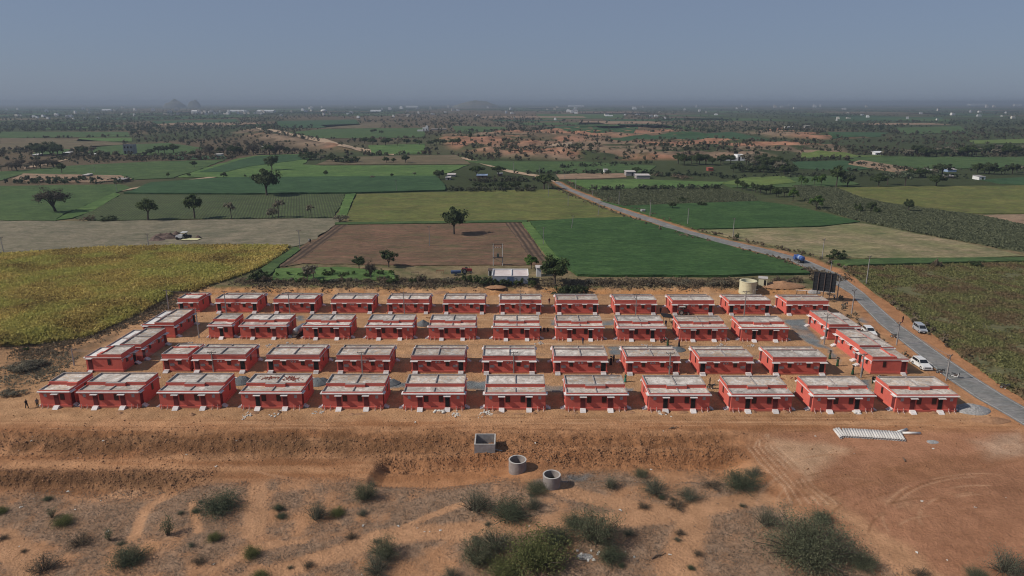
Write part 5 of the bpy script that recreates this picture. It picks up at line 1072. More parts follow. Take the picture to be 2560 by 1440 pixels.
# ------------------------------------------------------------------ people
def body_mesh(pose):
    """one continuous skinned body in the pose"""
    J = {'pel': (0,0,.95), 'ch': (0,.01,1.30), 'nk': (0,.0,1.48), 'hd': (0,-.03,1.60), 'tp': (0,-.02,1.70)}
    if pose == 'walk': L = {'l': [(.09,0,.90),(.10,-.16,.50),(.10,-.24,.07),(.10,-.36,.03)], 'r': [(-.09,0,.90),(-.10,.08,.50),(-.10,.30,.12),(-.10,.20,.02)]}; A = {'l': [(.19,.0,1.40),(.24,.14,1.14),(.24,.06,.92),(.24,.0,.84)], 'r': [(-.19,0,1.40),(-.24,-.10,1.14),(-.23,-.24,.96),(-.22,-.30,.90)]}
    elif pose == 'carry': L = {'l': [(.09,0,.90),(.10,-.03,.48),(.10,.02,.07),(.10,-.12,.03)], 'r': [(-.09,0,.90),(-.10,.0,.48),(-.10,.06,.07),(-.10,-.08,.03)]}; A = {'l': [(.19,0,1.42),(.33,-.02,1.60),(.16,-.04,1.76),(.10,-.04,1.80)], 'r': [(-.19,0,1.40),(-.24,-.08,1.14),(-.15,-.24,1.05),(-.08,-.28,1.05)]}
    elif pose == 'sit': J = {k: (x, y, z-.62) for k, (x, y, z) in J.items()}; L = {'l': [(.11,-.05,.28),(.20,-.42,.42),(.12,-.50,.08),(.10,-.64,.04)], 'r': [(-.11,-.05,.28),(-.20,-.42,.42),(-.12,-.50,.08),(-.10,-.64,.04)]}; A = {'l': [(.19,0,.78),(.25,-.16,.58),(.16,-.38,.48),(.12,-.44,.48)], 'r': [(-.19,0,.78),(-.25,-.16,.58),(-.16,-.38,.48),(-.12,-.44,.48)]}
    else: L = {'l': [(.09,0,.90),(.10,-.02,.48),(.10,.03,.07),(.10,-.12,.03)], 'r': [(-.09,0,.90),(-.10,-.02,.48),(-.10,.03,.07),(-.10,-.12,.03)]}; A = {'l': [(.19,0,1.40),(.25,.03,1.14),(.25,-.05,.90),(.24,-.07,.80)], 'r': [(-.19,0,1.40),(-.25,.03,1.14),(-.25,-.05,.90),(-.24,-.07,.80)]}
    V = [J['pel'], J['ch'], J['nk'], J['hd'], J['tp']]; E = [(0,1),(1,2),(2,3),(3,4)]; Rr = [.13,.145,.055,.095,.06]
    for s in 'lr':
        b = len(V); V += L[s]; E += [(0,b),(b,b+1),(b+1,b+2),(b+2,b+3)]; Rr += [.095,.065,.045,.035]; b = len(V); V += A[s]; E += [(1,b),(b,b+1),(b+1,b+2),(b+2,b+3)]; Rr += [.065,.045,.035,.03]
    me = bpy.data.meshes.new('tmp'); me.from_pydata(V, E, []); ob = bpy.data.objects.new('tmp', me); COL.objects.link(ob); md = ob.modifiers.new('s', 'SKIN'); ob.modifiers.new('u', 'SUBSURF').levels = 1
    for i, v in enumerate(me.skin_vertices[0].data): v.radius = (Rr[i], Rr[i]*(.8 if i < 2 else 1)); v.use_root = i == 0
    out = bpy.data.meshes.new_from_object(ob.evaluated_get(bpy.context.evaluated_depsgraph_get())); bpy.data.objects.remove(ob); out.name = 'body'; out.materials.clear(); out.materials.append(SKINS); out.polygons.foreach_set('use_smooth', [True]*len(out.polygons))
    def shell(name, keep, grow):
        bm = bmesh.new(); bm.from_mesh(out); bm.normal_update(); bmesh.ops.delete(bm, geom=[f for f in bm.faces if not keep(f.calc_center_median())], context='FACES')
        for v in bm.verts: v.co += v.normal*grow
        m_ = bpy.data.meshes.new(name); bm.to_mesh(m_); bm.free(); return m_
    dz = -.62 if pose == 'sit' else 0
    top = shell('shirt', lambda c: .88+dz < c.z < 1.50+dz and abs(c.x) < .245 and (c.z > 1.05+dz or abs(c.x) < .2), .025); low = shell('trousers', lambda c: (.10 if pose != 'sit' else .07) < c.z < (.97+dz if pose != 'sit' else .5) and abs(c.x) < .22, .022); hair = shell('hair', lambda c: c.z > 1.60+dz and (c.y > -.07 or c.z > 1.67+dz), .02)
    hair.materials.clear(); hair.materials.append(HAIRB)
    return out, top, low, hair
skirt_p = [(.13,1.02),(.19,.9),(.22,.6),(.25,.25),(.29,.05),(.26,.05)]
PB = {k: body_mesh(k) for k in ('stand','walk','carry','sit')}
def cloth(me, c):
    key = (me.name, c)
    if key not in _dk: n = me.copy(); n.materials.clear(); n.materials.append(CLOTH[c]); _dk[key] = n
    return _dk[key]
SKIRT = MB().lathe(skirt_p, 12, cap=False).mesh('skirt', CLOTH['green'], True); DRAPE = MB().lathe([(.21,.98),(.235,1.15),(.24,1.32),(.17,1.46),(.08,1.51)], 12, cap=False).mesh('sari_drape', CLOTH['green'], True)
for v in DRAPE.vertices: v.co.y *= .72
BASKET = MB().lathe([(.03,0),(.16,.02),(.24,.16),(.22,.16),(.14,.05),(.02,.04)], 12, cap=False).mesh('basket', M_BLACKP)
def person(px, py, ang, pose, top, low, label, sari=False, load=False, group=None):
    p = G(px, py); o = thing('person', p, label, 'person', group, ang); b = PB[pose]; link('body', b[0], o)
    if sari: link('skirt', cloth(SKIRT, low), o); link('sari_drape', cloth(DRAPE, top), o)
    else: link('shirt', cloth(b[1], top), o); link('trousers', cloth(b[2], low), o)
    link('hair', b[3], o)
    if load: q = link('basket', BASKET); q.location = (p.x, p.y, p.z+1.72); tag(q, 'dark pan carried on the head of '+load, 'pan')
    return o
person(68, 1021, 1.2, 'walk', 'black', 'black', 'person in dark clothes walking at the far left of the front row'); person(95, 1018, 0.6, 'stand', 'grey', 'olive', 'person in grey shirt standing left of the first front-row house')
person(2074, 897, .3, 'carry', 'olive', 'green', 'woman in olive sari by the gravel lane, farthest of three', True, 'the woman by the gravel lane'); person(2093, 915, -.4, 'carry', 'green', 'green', 'woman in green sari carrying a pan, middle of three', True, 'the middle woman in green'); person(2131, 936, .5, 'carry', 'black', 'green', 'woman in dark green sari just behind the eleventh front-row house', True, 'the nearest woman in dark green')
person(2154, 938, 0, 'stand', 'navy', 'black', 'person in navy at the foot of the lane pole by the right-end houses'); person(2181, 960, .2, 'stand', 'black', 'green', 'person in black leaning over the motorbike by the right-end house')
person(2313, 916, 1.2, 'stand', 'white', 'navy', 'person in white shirt beside the white SUV'); person(2256, 806, .5, 'stand', 'black', 'maroon', 'person in dark clothes standing alone on the road verge'); person(2085, 750, 0, 'stand', 'white', 'black', 'person in white shirt under the billboard')
person(1664, 816, 0, 'walk', 'navy', 'navy', 'person in navy walking by the black shade shelter'); person(1669, 864, 0, 'stand', 'olive', 'green', 'woman in olive sari behind the eighth second-row house', True); person(1697, 866, .8, 'stand', 'maroon', 'black', 'woman in maroon and black by the flat gravel heap', True)
person(1457, 861, 0, 'stand', 'navy', 'grey', 'person in navy standing on the lane before the seventh third-row house'); person(1563, 955, .4, 'walk', 'teal', 'teal', 'woman in teal sari behind the eighth front-row house', True)
person(1527, 912, 0, 'carry', 'black', 'black', 'woman in black carrying a load beside the seventh second-row house', True, 'the woman in black by the second row'); person(1534, 905, .6, 'stand', 'black', 'olive', 'person in black with olive trousers at the seventh second-row house')
for k, (x, c) in enumerate(((1351,'black'),(1360,'maroon'),(1369,'black'))): person(x, 829-(k == 1), .1*k, 'sit', c, 'black', f'person in {c} sitting on the ground, {("left","middle","right")[k]} of the seated three')
person(773, 607, .3, 'stand', 'white', 'black', 'farm walker in white shirt at the edge of the fallow field, left of the pair'); person(776.5, 608, .3, 'walk', 'black', 'black', 'farm walker in black at the edge of the fallow field, right of the pair')
person(1373, 760, .2, 'stand', 'maroon', 'grey', 'person in maroon in the gap behind the back row'); person(1651, 784, 0, 'stand', 'black', 'black', 'person in black by the ninth back-row house'); person(1774, 964, 1.2, 'stand', 'black', 'black', 'person in black standing behind the motorbike between front-row houses'); person(2142, 1023, 0, 'stand', 'black', 'navy', 'person in black in the doorway of the eleventh front-row house')
person(1528, 946, .2, 'sit', 'maroon', 'maroon', 'person in maroon crouching beside the seventh second-row house')
q = G(1166, 683); r_ = thing('person', (q.x-.45, q.y, q.z+.62), 'farm driver in white sitting on the red tractor', 'person', None, .2-math.pi/2+math.pi); b = PB['sit']; link('body', b[0], r_); link('shirt', cloth(b[1], 'white'), r_); link('trousers', cloth(b[2], 'grey'), r_); link('hair', b[3], r_)
# ------------------------------------------------------------------ plants
L_DARK = leaf_mat('leaf_dark', (.030,.046,.020), (.092,.115,.050)); L_MID = leaf_mat('leaf_mid', (.032,.054,.018), (.100,.128,.046)); L_BRT = leaf_mat('leaf_bright', (.04,.08,.016), (.12,.19,.045))
L_DRY = leaf_mat('leaf_dry', (.095,.074,.052), (.25,.195,.13)); L_THORN = leaf_mat('leaf_thorn', (.070,.082,.050), (.215,.220,.130)); L_TYEL = leaf_mat('leaf_thorn_yellow', (.070,.085,.030), (.225,.230,.090))
L_GREY = leaf_mat('leaf_grey', (.115,.105,.075), (.28,.25,.18)); L_PALE = leaf_mat('leaf_pale', (.05,.07,.04), (.16,.19,.12))
L_WOOD = leaf_mat('wood_far', (.032,.046,.026), (.090,.108,.060), (.075,.070,.048), .004)
M_BARK = mat('bark', (.085,.065,.05), (.05,.038,.03), scale=3)
def quads(C, Nrm, size, rg, aspect=1.0, tone=None):
    """a small tilted leaf face at each centre"""
    n = len(C); T = rg.normal(size=(n, 3)); T -= (T*Nrm).sum(1)[:, None]*Nrm; T /= np.linalg.norm(T, axis=1)[:, None]+1e-9; B = np.cross(Nrm, T); s = np.asarray(size)
    s = (s if s.ndim else np.full(n, s))[:, None]; T = T*s*.5; B = B*s*.5*aspect
    V = np.stack([C-T-B, C+T-B*.4, C+T*.7+B, C-T*.6+B*.8], 1).reshape(-1, 3); F = np.arange(4*n).reshape(n, 4); return V, F
def unit(v): return v/(np.linalg.norm(v, axis=1)[:, None]+1e-9)
def crown(seed, n, clumps, rad, c0, leaf, clump_r, flat=1.0, low=-1.0, lumpy=.35):
    """leaves gathered in clumps through an uneven ellipsoid"""
    rg = np.random.default_rng(seed); d = unit(rg.normal(size=(clumps, 3))); d[:, 2] = np.where(d[:, 2] < low, -d[:, 2]*.5, d[:, 2]); r = rg.uniform(.45, 1.0, clumps)**.6*(1+lumpy*(rg.random(clumps)-.5)*2)
    cc = d*r[:, None]*np.array(rad)[None, :]; k = rg.integers(0, clumps, n); cr = clump_r*rg.uniform(.6, 1.25, clumps)
    o = unit(rg.normal(size=(n, 3))); rr = rg.random(n)**.5; P = cc[k]+o*(rr*cr[k])[:, None]*np.array([1, 1, .75*flat])[None, :]
    N = unit(o+.5*unit(P)+rg.normal(size=(n, 3))*.5+np.array([0, 0, .35])); V, F = quads(P+np.array(c0), N, leaf*rg.uniform(.6, 1.3, n), rg)
    tone = np.clip(.5+.28*rg.normal(size=n)+(rg.random(clumps)[k]-.5)*.5, 0, 1); return V, F, np.repeat(tone, 4)
def limbs(seed, h0, spread, top, n=5, r0=.035, lean=0.0):
    q = random.Random(seed); mb = MB(); mb.tube([(0,0,-.03),(lean*.4,0,h0*.5),(lean,0,h0)], [r0*1.25, r0, r0*.8], 7)
    for k in range(n):
        a = 2*math.pi*k/n+q.uniform(-.4, .4); s = spread*q.uniform(.55, 1); z = top*q.uniform(.75, 1); x, y = math.cos(a)*s, math.sin(a)*s
        mb.tube([(lean, 0, h0*q.uniform(.75, 1)), (lean+x*.35, y*.35, h0+(z-h0)*.45), (lean+x, y, z)], [r0*.62, r0*.4, r0*.15], 5)
        mb.tube([(lean+x*.35, y*.35, h0+(z-h0)*.45), (lean+x*.3+.12*q.uniform(-1, 1), y*.7, h0+(z-h0)*.9)], [r0*.35, r0*.1], 4)
    return mb
PROTO = {}
def proto(name, m, seed, n, clumps, rad, cz, leaf, cr, h0, spread, top, r0=.035, lean=0.0, low=-.35, nl=5, flat=1.0):
    V, F, t = crown(seed, n, clumps, rad, (lean, 0, cz), leaf, cr, flat, low); PROTO[name] = (arr_mesh('crown', V, F, m, t), limbs(seed, h0, spread, top, nl, r0, lean).mesh('trunk', M_BARK))
# every tree has unit height
proto('round', L_DARK, 1, 2600, 30, (.42,.40,.37), .58, .060, .19, .30, .25, .75)
proto('round2', L_DARK, 2, 2600, 26, (.46,.43,.34), .58, .060, .19, .28, .3, .75, .04)
proto('spread', L_MID, 3, 1900, 24, (.42,.40,.30), .68, .058, .18, .42, .4, .8, .042, .05, -.25, 6)
proto('tall', L_MID, 4, 1700, 24, (.27,.27,.38), .62, .055, .15, .40, .18, .85, .03, .03)
proto('thin', L_GREY, 5, 420, 18, (.26,.25,.32), .66, .065, .12, .45, .2, .9, .022, -.02)
proto('bare', leaf_mat('leaf_dusky', (.05,.045,.035), (.125,.105,.08)), 6, 2600, 46, (.50,.46,.38), .60, .04, .18, .28, .45, .85, .045, .06, -.3, 8)
proto('bright', L_BRT, 7, 1100, 26, (.40,.40,.36), .60, .09, .16, .25, .25, .7, .03)
proto('mid', L_MID, 8, 2600, 32, (.44,.42,.37), .58, .058, .18, .26, .28, .75)
proto('umbrella', L_MID, 9, 2200, 34, (.75,.68,.22), .70, .09, .17, .40, .6, .75, .05, .0, -.15, 7)
proto('grey', L_GREY, 10, 900, 28, (.42,.40,.36), .58, .075, .15, .25, .3, .8, .03)
proto('pale', L_PALE, 11, 700, 22, (.40,.36,.36), .60, .075, .14, .25, .3, .85, .03)
def shrub(name, m, seed, n, clumps, rad, leaf, cr):
    V, F, t = crown(seed, n, clumps, rad, (0, 0, rad[2]*.55), leaf, cr, 1.0, -.2, .45); q = random.Random(seed); mb = MB()
    for k in range(9):
        a = q.uniform(0, 6.28); s = q.uniform(.4, .95); mb.tube([(0, 0, -.03), (math.cos(a)*rad[0]*s*.5, math.sin(a)*rad[1]*s*.5, rad[2]*.6), (math.cos(a)*rad[0]*s, math.sin(a)*rad[1]*s, rad[2]*q.uniform(.9, 1.45))], [.025,.016,.005], 4)
    PROTO[name] = (arr_mesh('foliage', V, F, m, t), mb.mesh('stems', M_BARK))
shrub('bush', L_DARK, 21, 900, 24, (.9,.8,.62), .13, .26); shrub('bush2', L_MID, 22, 900, 24, (1.0,.8,.6), .12, .26); shrub('drybush', L_DRY, 23, 800, 26, (1.0,.85,.55), .10, .26); shrub('greybush', L_GREY, 24, 800, 26, (1.0,.85,.6), .10, .26)
# palm
mb = MB(); mb.tube([(0,0,0),(.03,0,.4),(.02,0,.78)], [.03,.022,.02], 7); TR = mb.mesh('trunk', M_BARK); mb = MB()
for k in range(16):
    a = k*2.4; el = .9-.1*k; pts = []; 
    for t in np.linspace(0, 1, 5): rr = .26*t; pts.append(Vector((math.cos(a)*rr*math.cos(el*.6), math.sin(a)*rr*math.cos(el*.6), .78+rr*math.sin(el)-.22*t*t)))
    sd_ = Vector((-math.sin(a), math.cos(a), 0))
    for p_, q_, w0, w1 in zip(pts[:-1], pts[1:], (.02,.05,.05,.035), (.05,.05,.035,.004)): mb.quad(p_-sd_*w0, p_+sd_*w0, q_+sd_*w1, q_-sd_*w1)
FR = mb.mesh('crown', L_DARK); PROTO['palm'] = (FR, TR)
_tr = random.Random(42)
def tree(px, py, hpx, kind, label, group=None, wide=1.0, cat='tree', name=None, parts=True):
    p = G(px, py); h = px_height(p, hpx); nm = name or ('palm_tree' if kind == 'palm' else 'bush' if 'bush' in kind or cat == 'bush' else 'tree')
    o = thing(nm, (p.x, p.y, p.z), label, cat, group, _tr.uniform(0, 6.28), (h*wide, h*wide, h)); cr, tk = PROTO[kind]; link(cr.name.split('.')[0], cr, o); link(tk.name.split('.')[0], tk, o); return o
FT = 'single trees standing in the fields'
for a in ((140,531,60,'bare','wide dusky half-bare tree at far left of the grass strip',None,1.15),(370,551,50,'spread','spreading tree at the edge of the row crop, left of two',None,1.0),(487,548,62,'tall','tall upright tree at the edge of the row crop, right of two',None,1.05),
    (579,548,48,'thin','thin sparse tree behind the grey fallow field, first right of the tall tree',None,.9),(697,546,52,'thin','thin sparse tree pair right one behind the fallow field',None,.9),(682,545,34,'greybush','grey shrub beside the thin tree pair behind the fallow field',None,.4),(778,546,38,'thin','small thin tree near the right end of the row crop',None,.8),
    (667,490,68,'round','big dark tree at the front edge of the blue-green field',None,1.0),(680,426,36,'round2','round dark tree in the bright green field behind the big one',None,.95),(1135,587,69,'round','lone dark tree with thick trunk in the brown ploughed field',None,.9),
    (155,434,26,'tall','small tree on the bare mound at the left',None,1.1),(486,419,17,'round','tiny round tree on the green field bank',None,1.0),(420,446,15,'tall','small tree behind the blue-green field, leftmost',None,1),(473,443,10,'round','very small tree behind the blue-green field, second from left',None,1),(560,446,15,'round2','low dark tree behind the blue-green field',None,1.1),(614,446,10,'tall','very small tree behind the blue-green field left of the big dark tree',None,1),
    (815,443,17,'tall','small tree in the bright green field right of centre-left',None,1),(1014,408,21,'round','dense round tree at the front of the brown strip field',None,1.0),(966,408,16,'mid','round tree left of the dense one at the brown strip field',None,1.0),(984,407,12,'mid','smaller tree between the two at the brown strip field',None,1),(932,446,9,'greybush','low grey bush at the back of the blue-green field',None,.9),(980,445,12,'tall','small tree at the back of the blue-green field, right part',None,1),(1036,443,14,'thin','thin tree at the back right of the blue-green field',None,1),
    (898,674,34,'round','round dark tree before the ploughed field, left of two',None,.95),(972,668,42,'round2','round dark tree before the ploughed field, right of two',None,.95),(928,700,44,'bare','small reddish bare tree in the garden strip',None,.6),(786,708,52,'thin','loose feathery tree in the garden strip',None,1.0),(770,700,40,'grey','grey leafy tree left in the garden strip',None,.8),
    (1328,672,34,'bright','green leafy tree right behind the pump shed',None,1.1),(1387,712,70,'mid','large round-crowned tree on the bank right of the pump shed',None,1.1),(1360,473,36,'umbrella','wide dark umbrella tree by the road bend',None,1.0),(1098,448,24,'round','dark round tree left of the roadside huts',None,1.2),(1192,443,28,'umbrella','spreading dark tree over the blue-roofed stall',None,.8),(1246,441,26,'umbrella','spreading green tree at the road bend stall',None,.85),
    (1681,523,18,'round','dark bush-like tree alone in the deep green right field',None,1.2),(1680,432,12,'round','small dark tree in the olive field right of the road bend',None,1),(1590,436,18,'umbrella','green flat-topped tree behind the farmyard',None,.9),
    (1645,440,10,'drybush','dry brown brush stack at the farmyard, left',None,1.4),(1700,446,12,'drybush','dry brown brush stack at the farmyard, right',None,2.2),
    (2040,524,36,'bright','bright green tree on the cotton plot edge, larger',None,.95),(1982,503,34,'bright','green tree on the cotton plot edge left of the bright one',None,.75),(2270,531,34,'round','dark leaning tree between cotton and olive field at right',None,.7),(2176,531,26,'round2','dark tree in the cotton plot, right of pair',None,.9),(2146,531,22,'bush2','dark bushy tree in the cotton plot, left of pair',None,.5),
    (2090,468,54,'tall','tall grey-green tree before the lime field at right',None,.9),(2118,468,30,'round2','low dark tree right of the tall grey-green one',None,1.1),(2003,465,28,'bright','slim bright tree in a row before the blue-green plot, left',None,.6),(2014,466,22,'bright','slim bright tree in a row before the blue-green plot, second',None,.6),(2036,464,26,'bright','slim bright tree in a row before the blue-green plot, third',None,.6),(2052,466,32,'bright','slim bright tree in a row before the blue-green plot, right',None,.7),
    (2196,467,32,'mid','bushy tree behind the right olive field, left one',None,1.1),(2262,466,44,'pale','pale whitish-leaved tree behind the right olive field',None,.9),(2218,462,38,'pale','pale whitish-leaved tree left of the taller pale one',None,.8),(2340,466,30,'mid','bushy tree behind the right olive field, right one',None,1.3),(2355,436,28,'round','dark round tree at the right-hand farm',None,1.6),(1890,411,40,'palm','tall palm beside the white farmhouse',None,1.0),
    (2190,534,18,'bush2','low bush in the cotton plot right of the dark pair',None,.6),(1842,597,14,'bush2','small dark bush on the road edge beside the pole',None,.5),(2340,668,26,'drybush','leafless grey bush on the hedge line at right',None,.5),(2438,666,16,'bush','dark round bush on the hedge line at right',None,1.1),(2096,646,22,'bush','dark bush beside the road pole above the billboard',None,.9),(2076,648,14,'bush2','low bush left of the dark bush above the billboard',None,.9),
    (852,554,22,'greybush','whitish grey bush at the corner of the olive field',None,.8),(222,552,16,'drybush','dark scrub bush on the fallow field edge, left',None,1.0),(272,552,12,'bush','long dark scrub bush on the fallow field edge, right',None,1.8)):
    tree(a[0], a[1], a[2], a[3], a[4], FT if a[3] in ('x',) else None, a[6], 'bush' if 'bush' in a[3] else 'tree')
# thickets on the bank behind the houses
_b = random.Random(11)
def belt(x0, x1, ya, yb, n, h0, h1, kinds, label, group, wide=1.0, cat='bush'):
    for k in range(n):
        t = (k+_b.random())/n; tree(x0+(x1-x0)*t, ya+(yb-ya)*t+_b.uniform(-4, 4)*min(1, h1/20), _b.uniform(h0, h1), _b.choice(kinds), label, group, wide*_b.uniform(.85, 1.2), cat)
belt(1205,1330,724,724,9,13,20,['bush','bush','bush2'],'dark green bush in the thicket before the pump shed','dark bushes before the pump shed',.72); belt(1385,1460,742,738,6,18,28,['bush','bush'],'dark bush at the foot of the large bank tree','dark bushes under the large bank tree',.8)
belt(640,1200,706,706,34,9,20,['drybush','greybush','drybush','bush2'],'dry brown bush along the bank top left of the pump shed','dry bushes on the bank, left part',.75); belt(1470,1850,712,712,22,9,19,['drybush','drybush','greybush'],'dry brown bush along the bank top right of the large tree','dry bushes on the bank, right part',.85); belt(1930,2010,708,706,6,12,20,['drybush'],'dry brown bush behind the earth heap by the billboard','dry bushes by the billboard',.9)
belt(20,420,890,760,11,7,14,['greybush','drybush','greybush','bush2'],'grey dry bush on the slope below the yellow crop','grey bushes on the left slope',1.0); belt(20,110,935,915,6,14,24,['greybush','greybush'],'large grey thorn bush at the left edge above the front row','grey thorn bushes at the left edge',1.1); belt(5,60,990,985,3,12,18,['greybush'],'grey thorn bush at the left edge level with the front row','low grey thorn bushes at left',1.2)
belt(640,660,706,690,2,20,26,['bush'],'dark bush at the tip of the yellow crop','dark bushes at the crop tip',.9); belt(690,980,690,690,12,10,16,['bush2','bright'],'small leafy plant in the green garden strip','garden plants',.9)
belt(1180,1320,472,470,11,12,18,['bush','round'],'dark bush in the hedge behind the olive field','dark hedge behind the olive field',.9); belt(1840,1965,474,494,11,16,26,['round','mid','tall'],'tree in the slanting row between cotton and green fields','slanting tree row at the cotton plot',.95,'tree')
belt(1690,1830,414,410,10,18,30,['round','mid','round2'],'dark tree in the grove left of the white farmhouse','grove left of the white farmhouse',1.0,'tree'); belt(1860,1960,414,428,11,22,36,['round','mid','grey','round2'],'dark tree in the grove right of the white farmhouse','grove right of the white farmhouse',1.0,'tree'); belt(1830,1980,430,436,8,14,24,['bush','mid'],'green bush before the white farmhouse','bushes before the white farmhouse',.9)
belt(1700,1760,505,515,2,10,12,['bush'],'low bush at the cotton plot','bushes at the cotton plot',1.0); belt(2240,2340,448,444,7,16,24,['mid','grey'],'bushy tree before the right-hand farm','trees before the right-hand farm',1.0,'tree'); belt(2440,2560,436,432,9,16,30,['grey','mid','round'],'tree around the farm at the right edge','trees of the right-edge farm',1.1,'tree')
belt(2270,2560,390,386,24,18,28,['round','grey','mid'],'dark tree in the long belt beyond the right green fields','tree belt beyond the right fields',1.3,'tree'); belt(0,150,428,416,12,16,24,['grey','bare'],'grey leafless tree in the roadside row at far left','grey roadside trees at far left',1.0,'tree'); belt(80,155,392,388,6,22,34,['round','round2'],'dark tree in the clump at far left','dark clump at far left',1.1,'tree'); belt(190,240,388,386,4,16,24,['round2','grey'],'dark tree beside the long pale shed','trees by the long pale shed',1.1,'tree')
belt(360,440,387,386,5,14,22,['round','mid'],'round tree right of the unfinished grey house','trees right of the unfinished house',1.1,'tree'); belt(480,740,388,384,18,14,28,['round','grey','mid','bare'],'tree in the ragged clump below the dirt road','ragged trees below the dirt road',1.1,'tree'); belt(740,900,398,404,7,12,20,['bush','grey'],'dark bush on the earth bank before the brown strip field','bushes on the earth bank',1.2); belt(905,1160,362,365,13,12,20,['round','mid','grey'],'tree lining the back of the small green field','trees behind the small green field',1.2,'tree')
belt(925,955,334,334,3,10,11,['round'],'round tree in the neat row on the far green field','neat tree row on the far green field',1.0,'tree'); tree(1176,352,24,'tall','tall columnar tree on the red badland',None,.7); belt(1400,1520,432,432,5,8,12,['mid','thin'],'small tree at the back of the pale bare plot','small trees at the bare plot',1.0,'tree')
# foreground thorn bushes: feathery twigs with tiny leaves
def thorn(seed, n, R_, H_, m, leaf=.13, stems=40, sparse=.0, sp=.27):
    rg = np.random.default_rng(seed); q = random.Random(seed); mb = MB(); P = []; O = []
    per = max(4, n//stems)
    for k in range(stems):
        a = q.uniform(0, 6.28); b = q.random()**.7; el = q.uniform(.25, 1.45); L = q.uniform(.5, 1.08); dx, dy = math.cos(a)*math.cos(el), math.sin(a)*math.cos(el)
        p0 = Vector((math.cos(a)*R_*.18*b, math.sin(a)*R_*.18*b, -.05)); p2 = Vector((p0.x+dx*R_*L, p0.y+dy*R_*L, H_*math.sin(el)*L*1.0)); p1 = (p0+p2)/2+Vector((0, 0, H_*.22)); pts = [p0*(1-t)**2+p1*2*t*(1-t)+p2*t*t for t in np.linspace(0, 1, 6)]
        mb.tube(pts, [.022,.018,.014,.010,.007,.003], 4, False); t = rg.random(per)**.6*.85+.15; pp = np.array([list(p0*(1-x)**2+p1*2*x*(1-x)+p2*x*x) for x in t]); P.append(pp+rg.normal(size=(per, 3))*np.array([sp,sp,sp*.8])*R_*.62*(.45+.55*t)[:, None]); O.append(np.full(per, q.random()))
    P = np.concatenate(P); tn = np.concatenate(O); P[:, 2] = np.abs(P[:, 2])+.02; N = unit(rg.normal(size=P.shape)+np.array([0, 0, .5])); V, F = quads(P, N, leaf*rg.uniform(.5, 1.3, len(P)), rg, .55); return arr_mesh('foliage', V, F, m, np.repeat(np.clip(.5+.25*rg.normal(size=len(P))+(tn-.5)*.45, 0, 1), 4)), mb.mesh('stems', M_BARK)
TH = {'big': thorn(1, 26000, 1, .62, L_THORN, .026, 120), 'green': thorn(2, 8000, 1, .8, L_THORN, .04, 60), 'yellow': thorn(3, 8000, 1, .62, L_TYEL, .042, 50), 'grey': thorn(4, 5000, 1, .75, leaf_mat('leaf_thorn_grey', (.075,.082,.055), (.22,.225,.155)), .036, 55), 'dark': thorn(5, 8000, 1, .7, leaf_mat('leaf_thorn_dark', (.052,.068,.042), (.155,.170,.102)), .042, 55), 'dry': thorn(6, 1800, 1, .6, L_DRY, .055, 50), 'sprig': thorn(7, 700, 1, 1.1, L_THORN, .09, 16)}
def bush(px, py, wpx, kind, label, group=None, tall=1.0):
    p = G(px, py); r = wpx*.5*gscale(p)*1.16; o = thing('thorn_bush', p, label, 'bush', group, _tr.uniform(0, 6.28), (r, r, r*tall*1.15)); a, b = TH[kind]; link('foliage', a, o); link('stems', b, o); return o
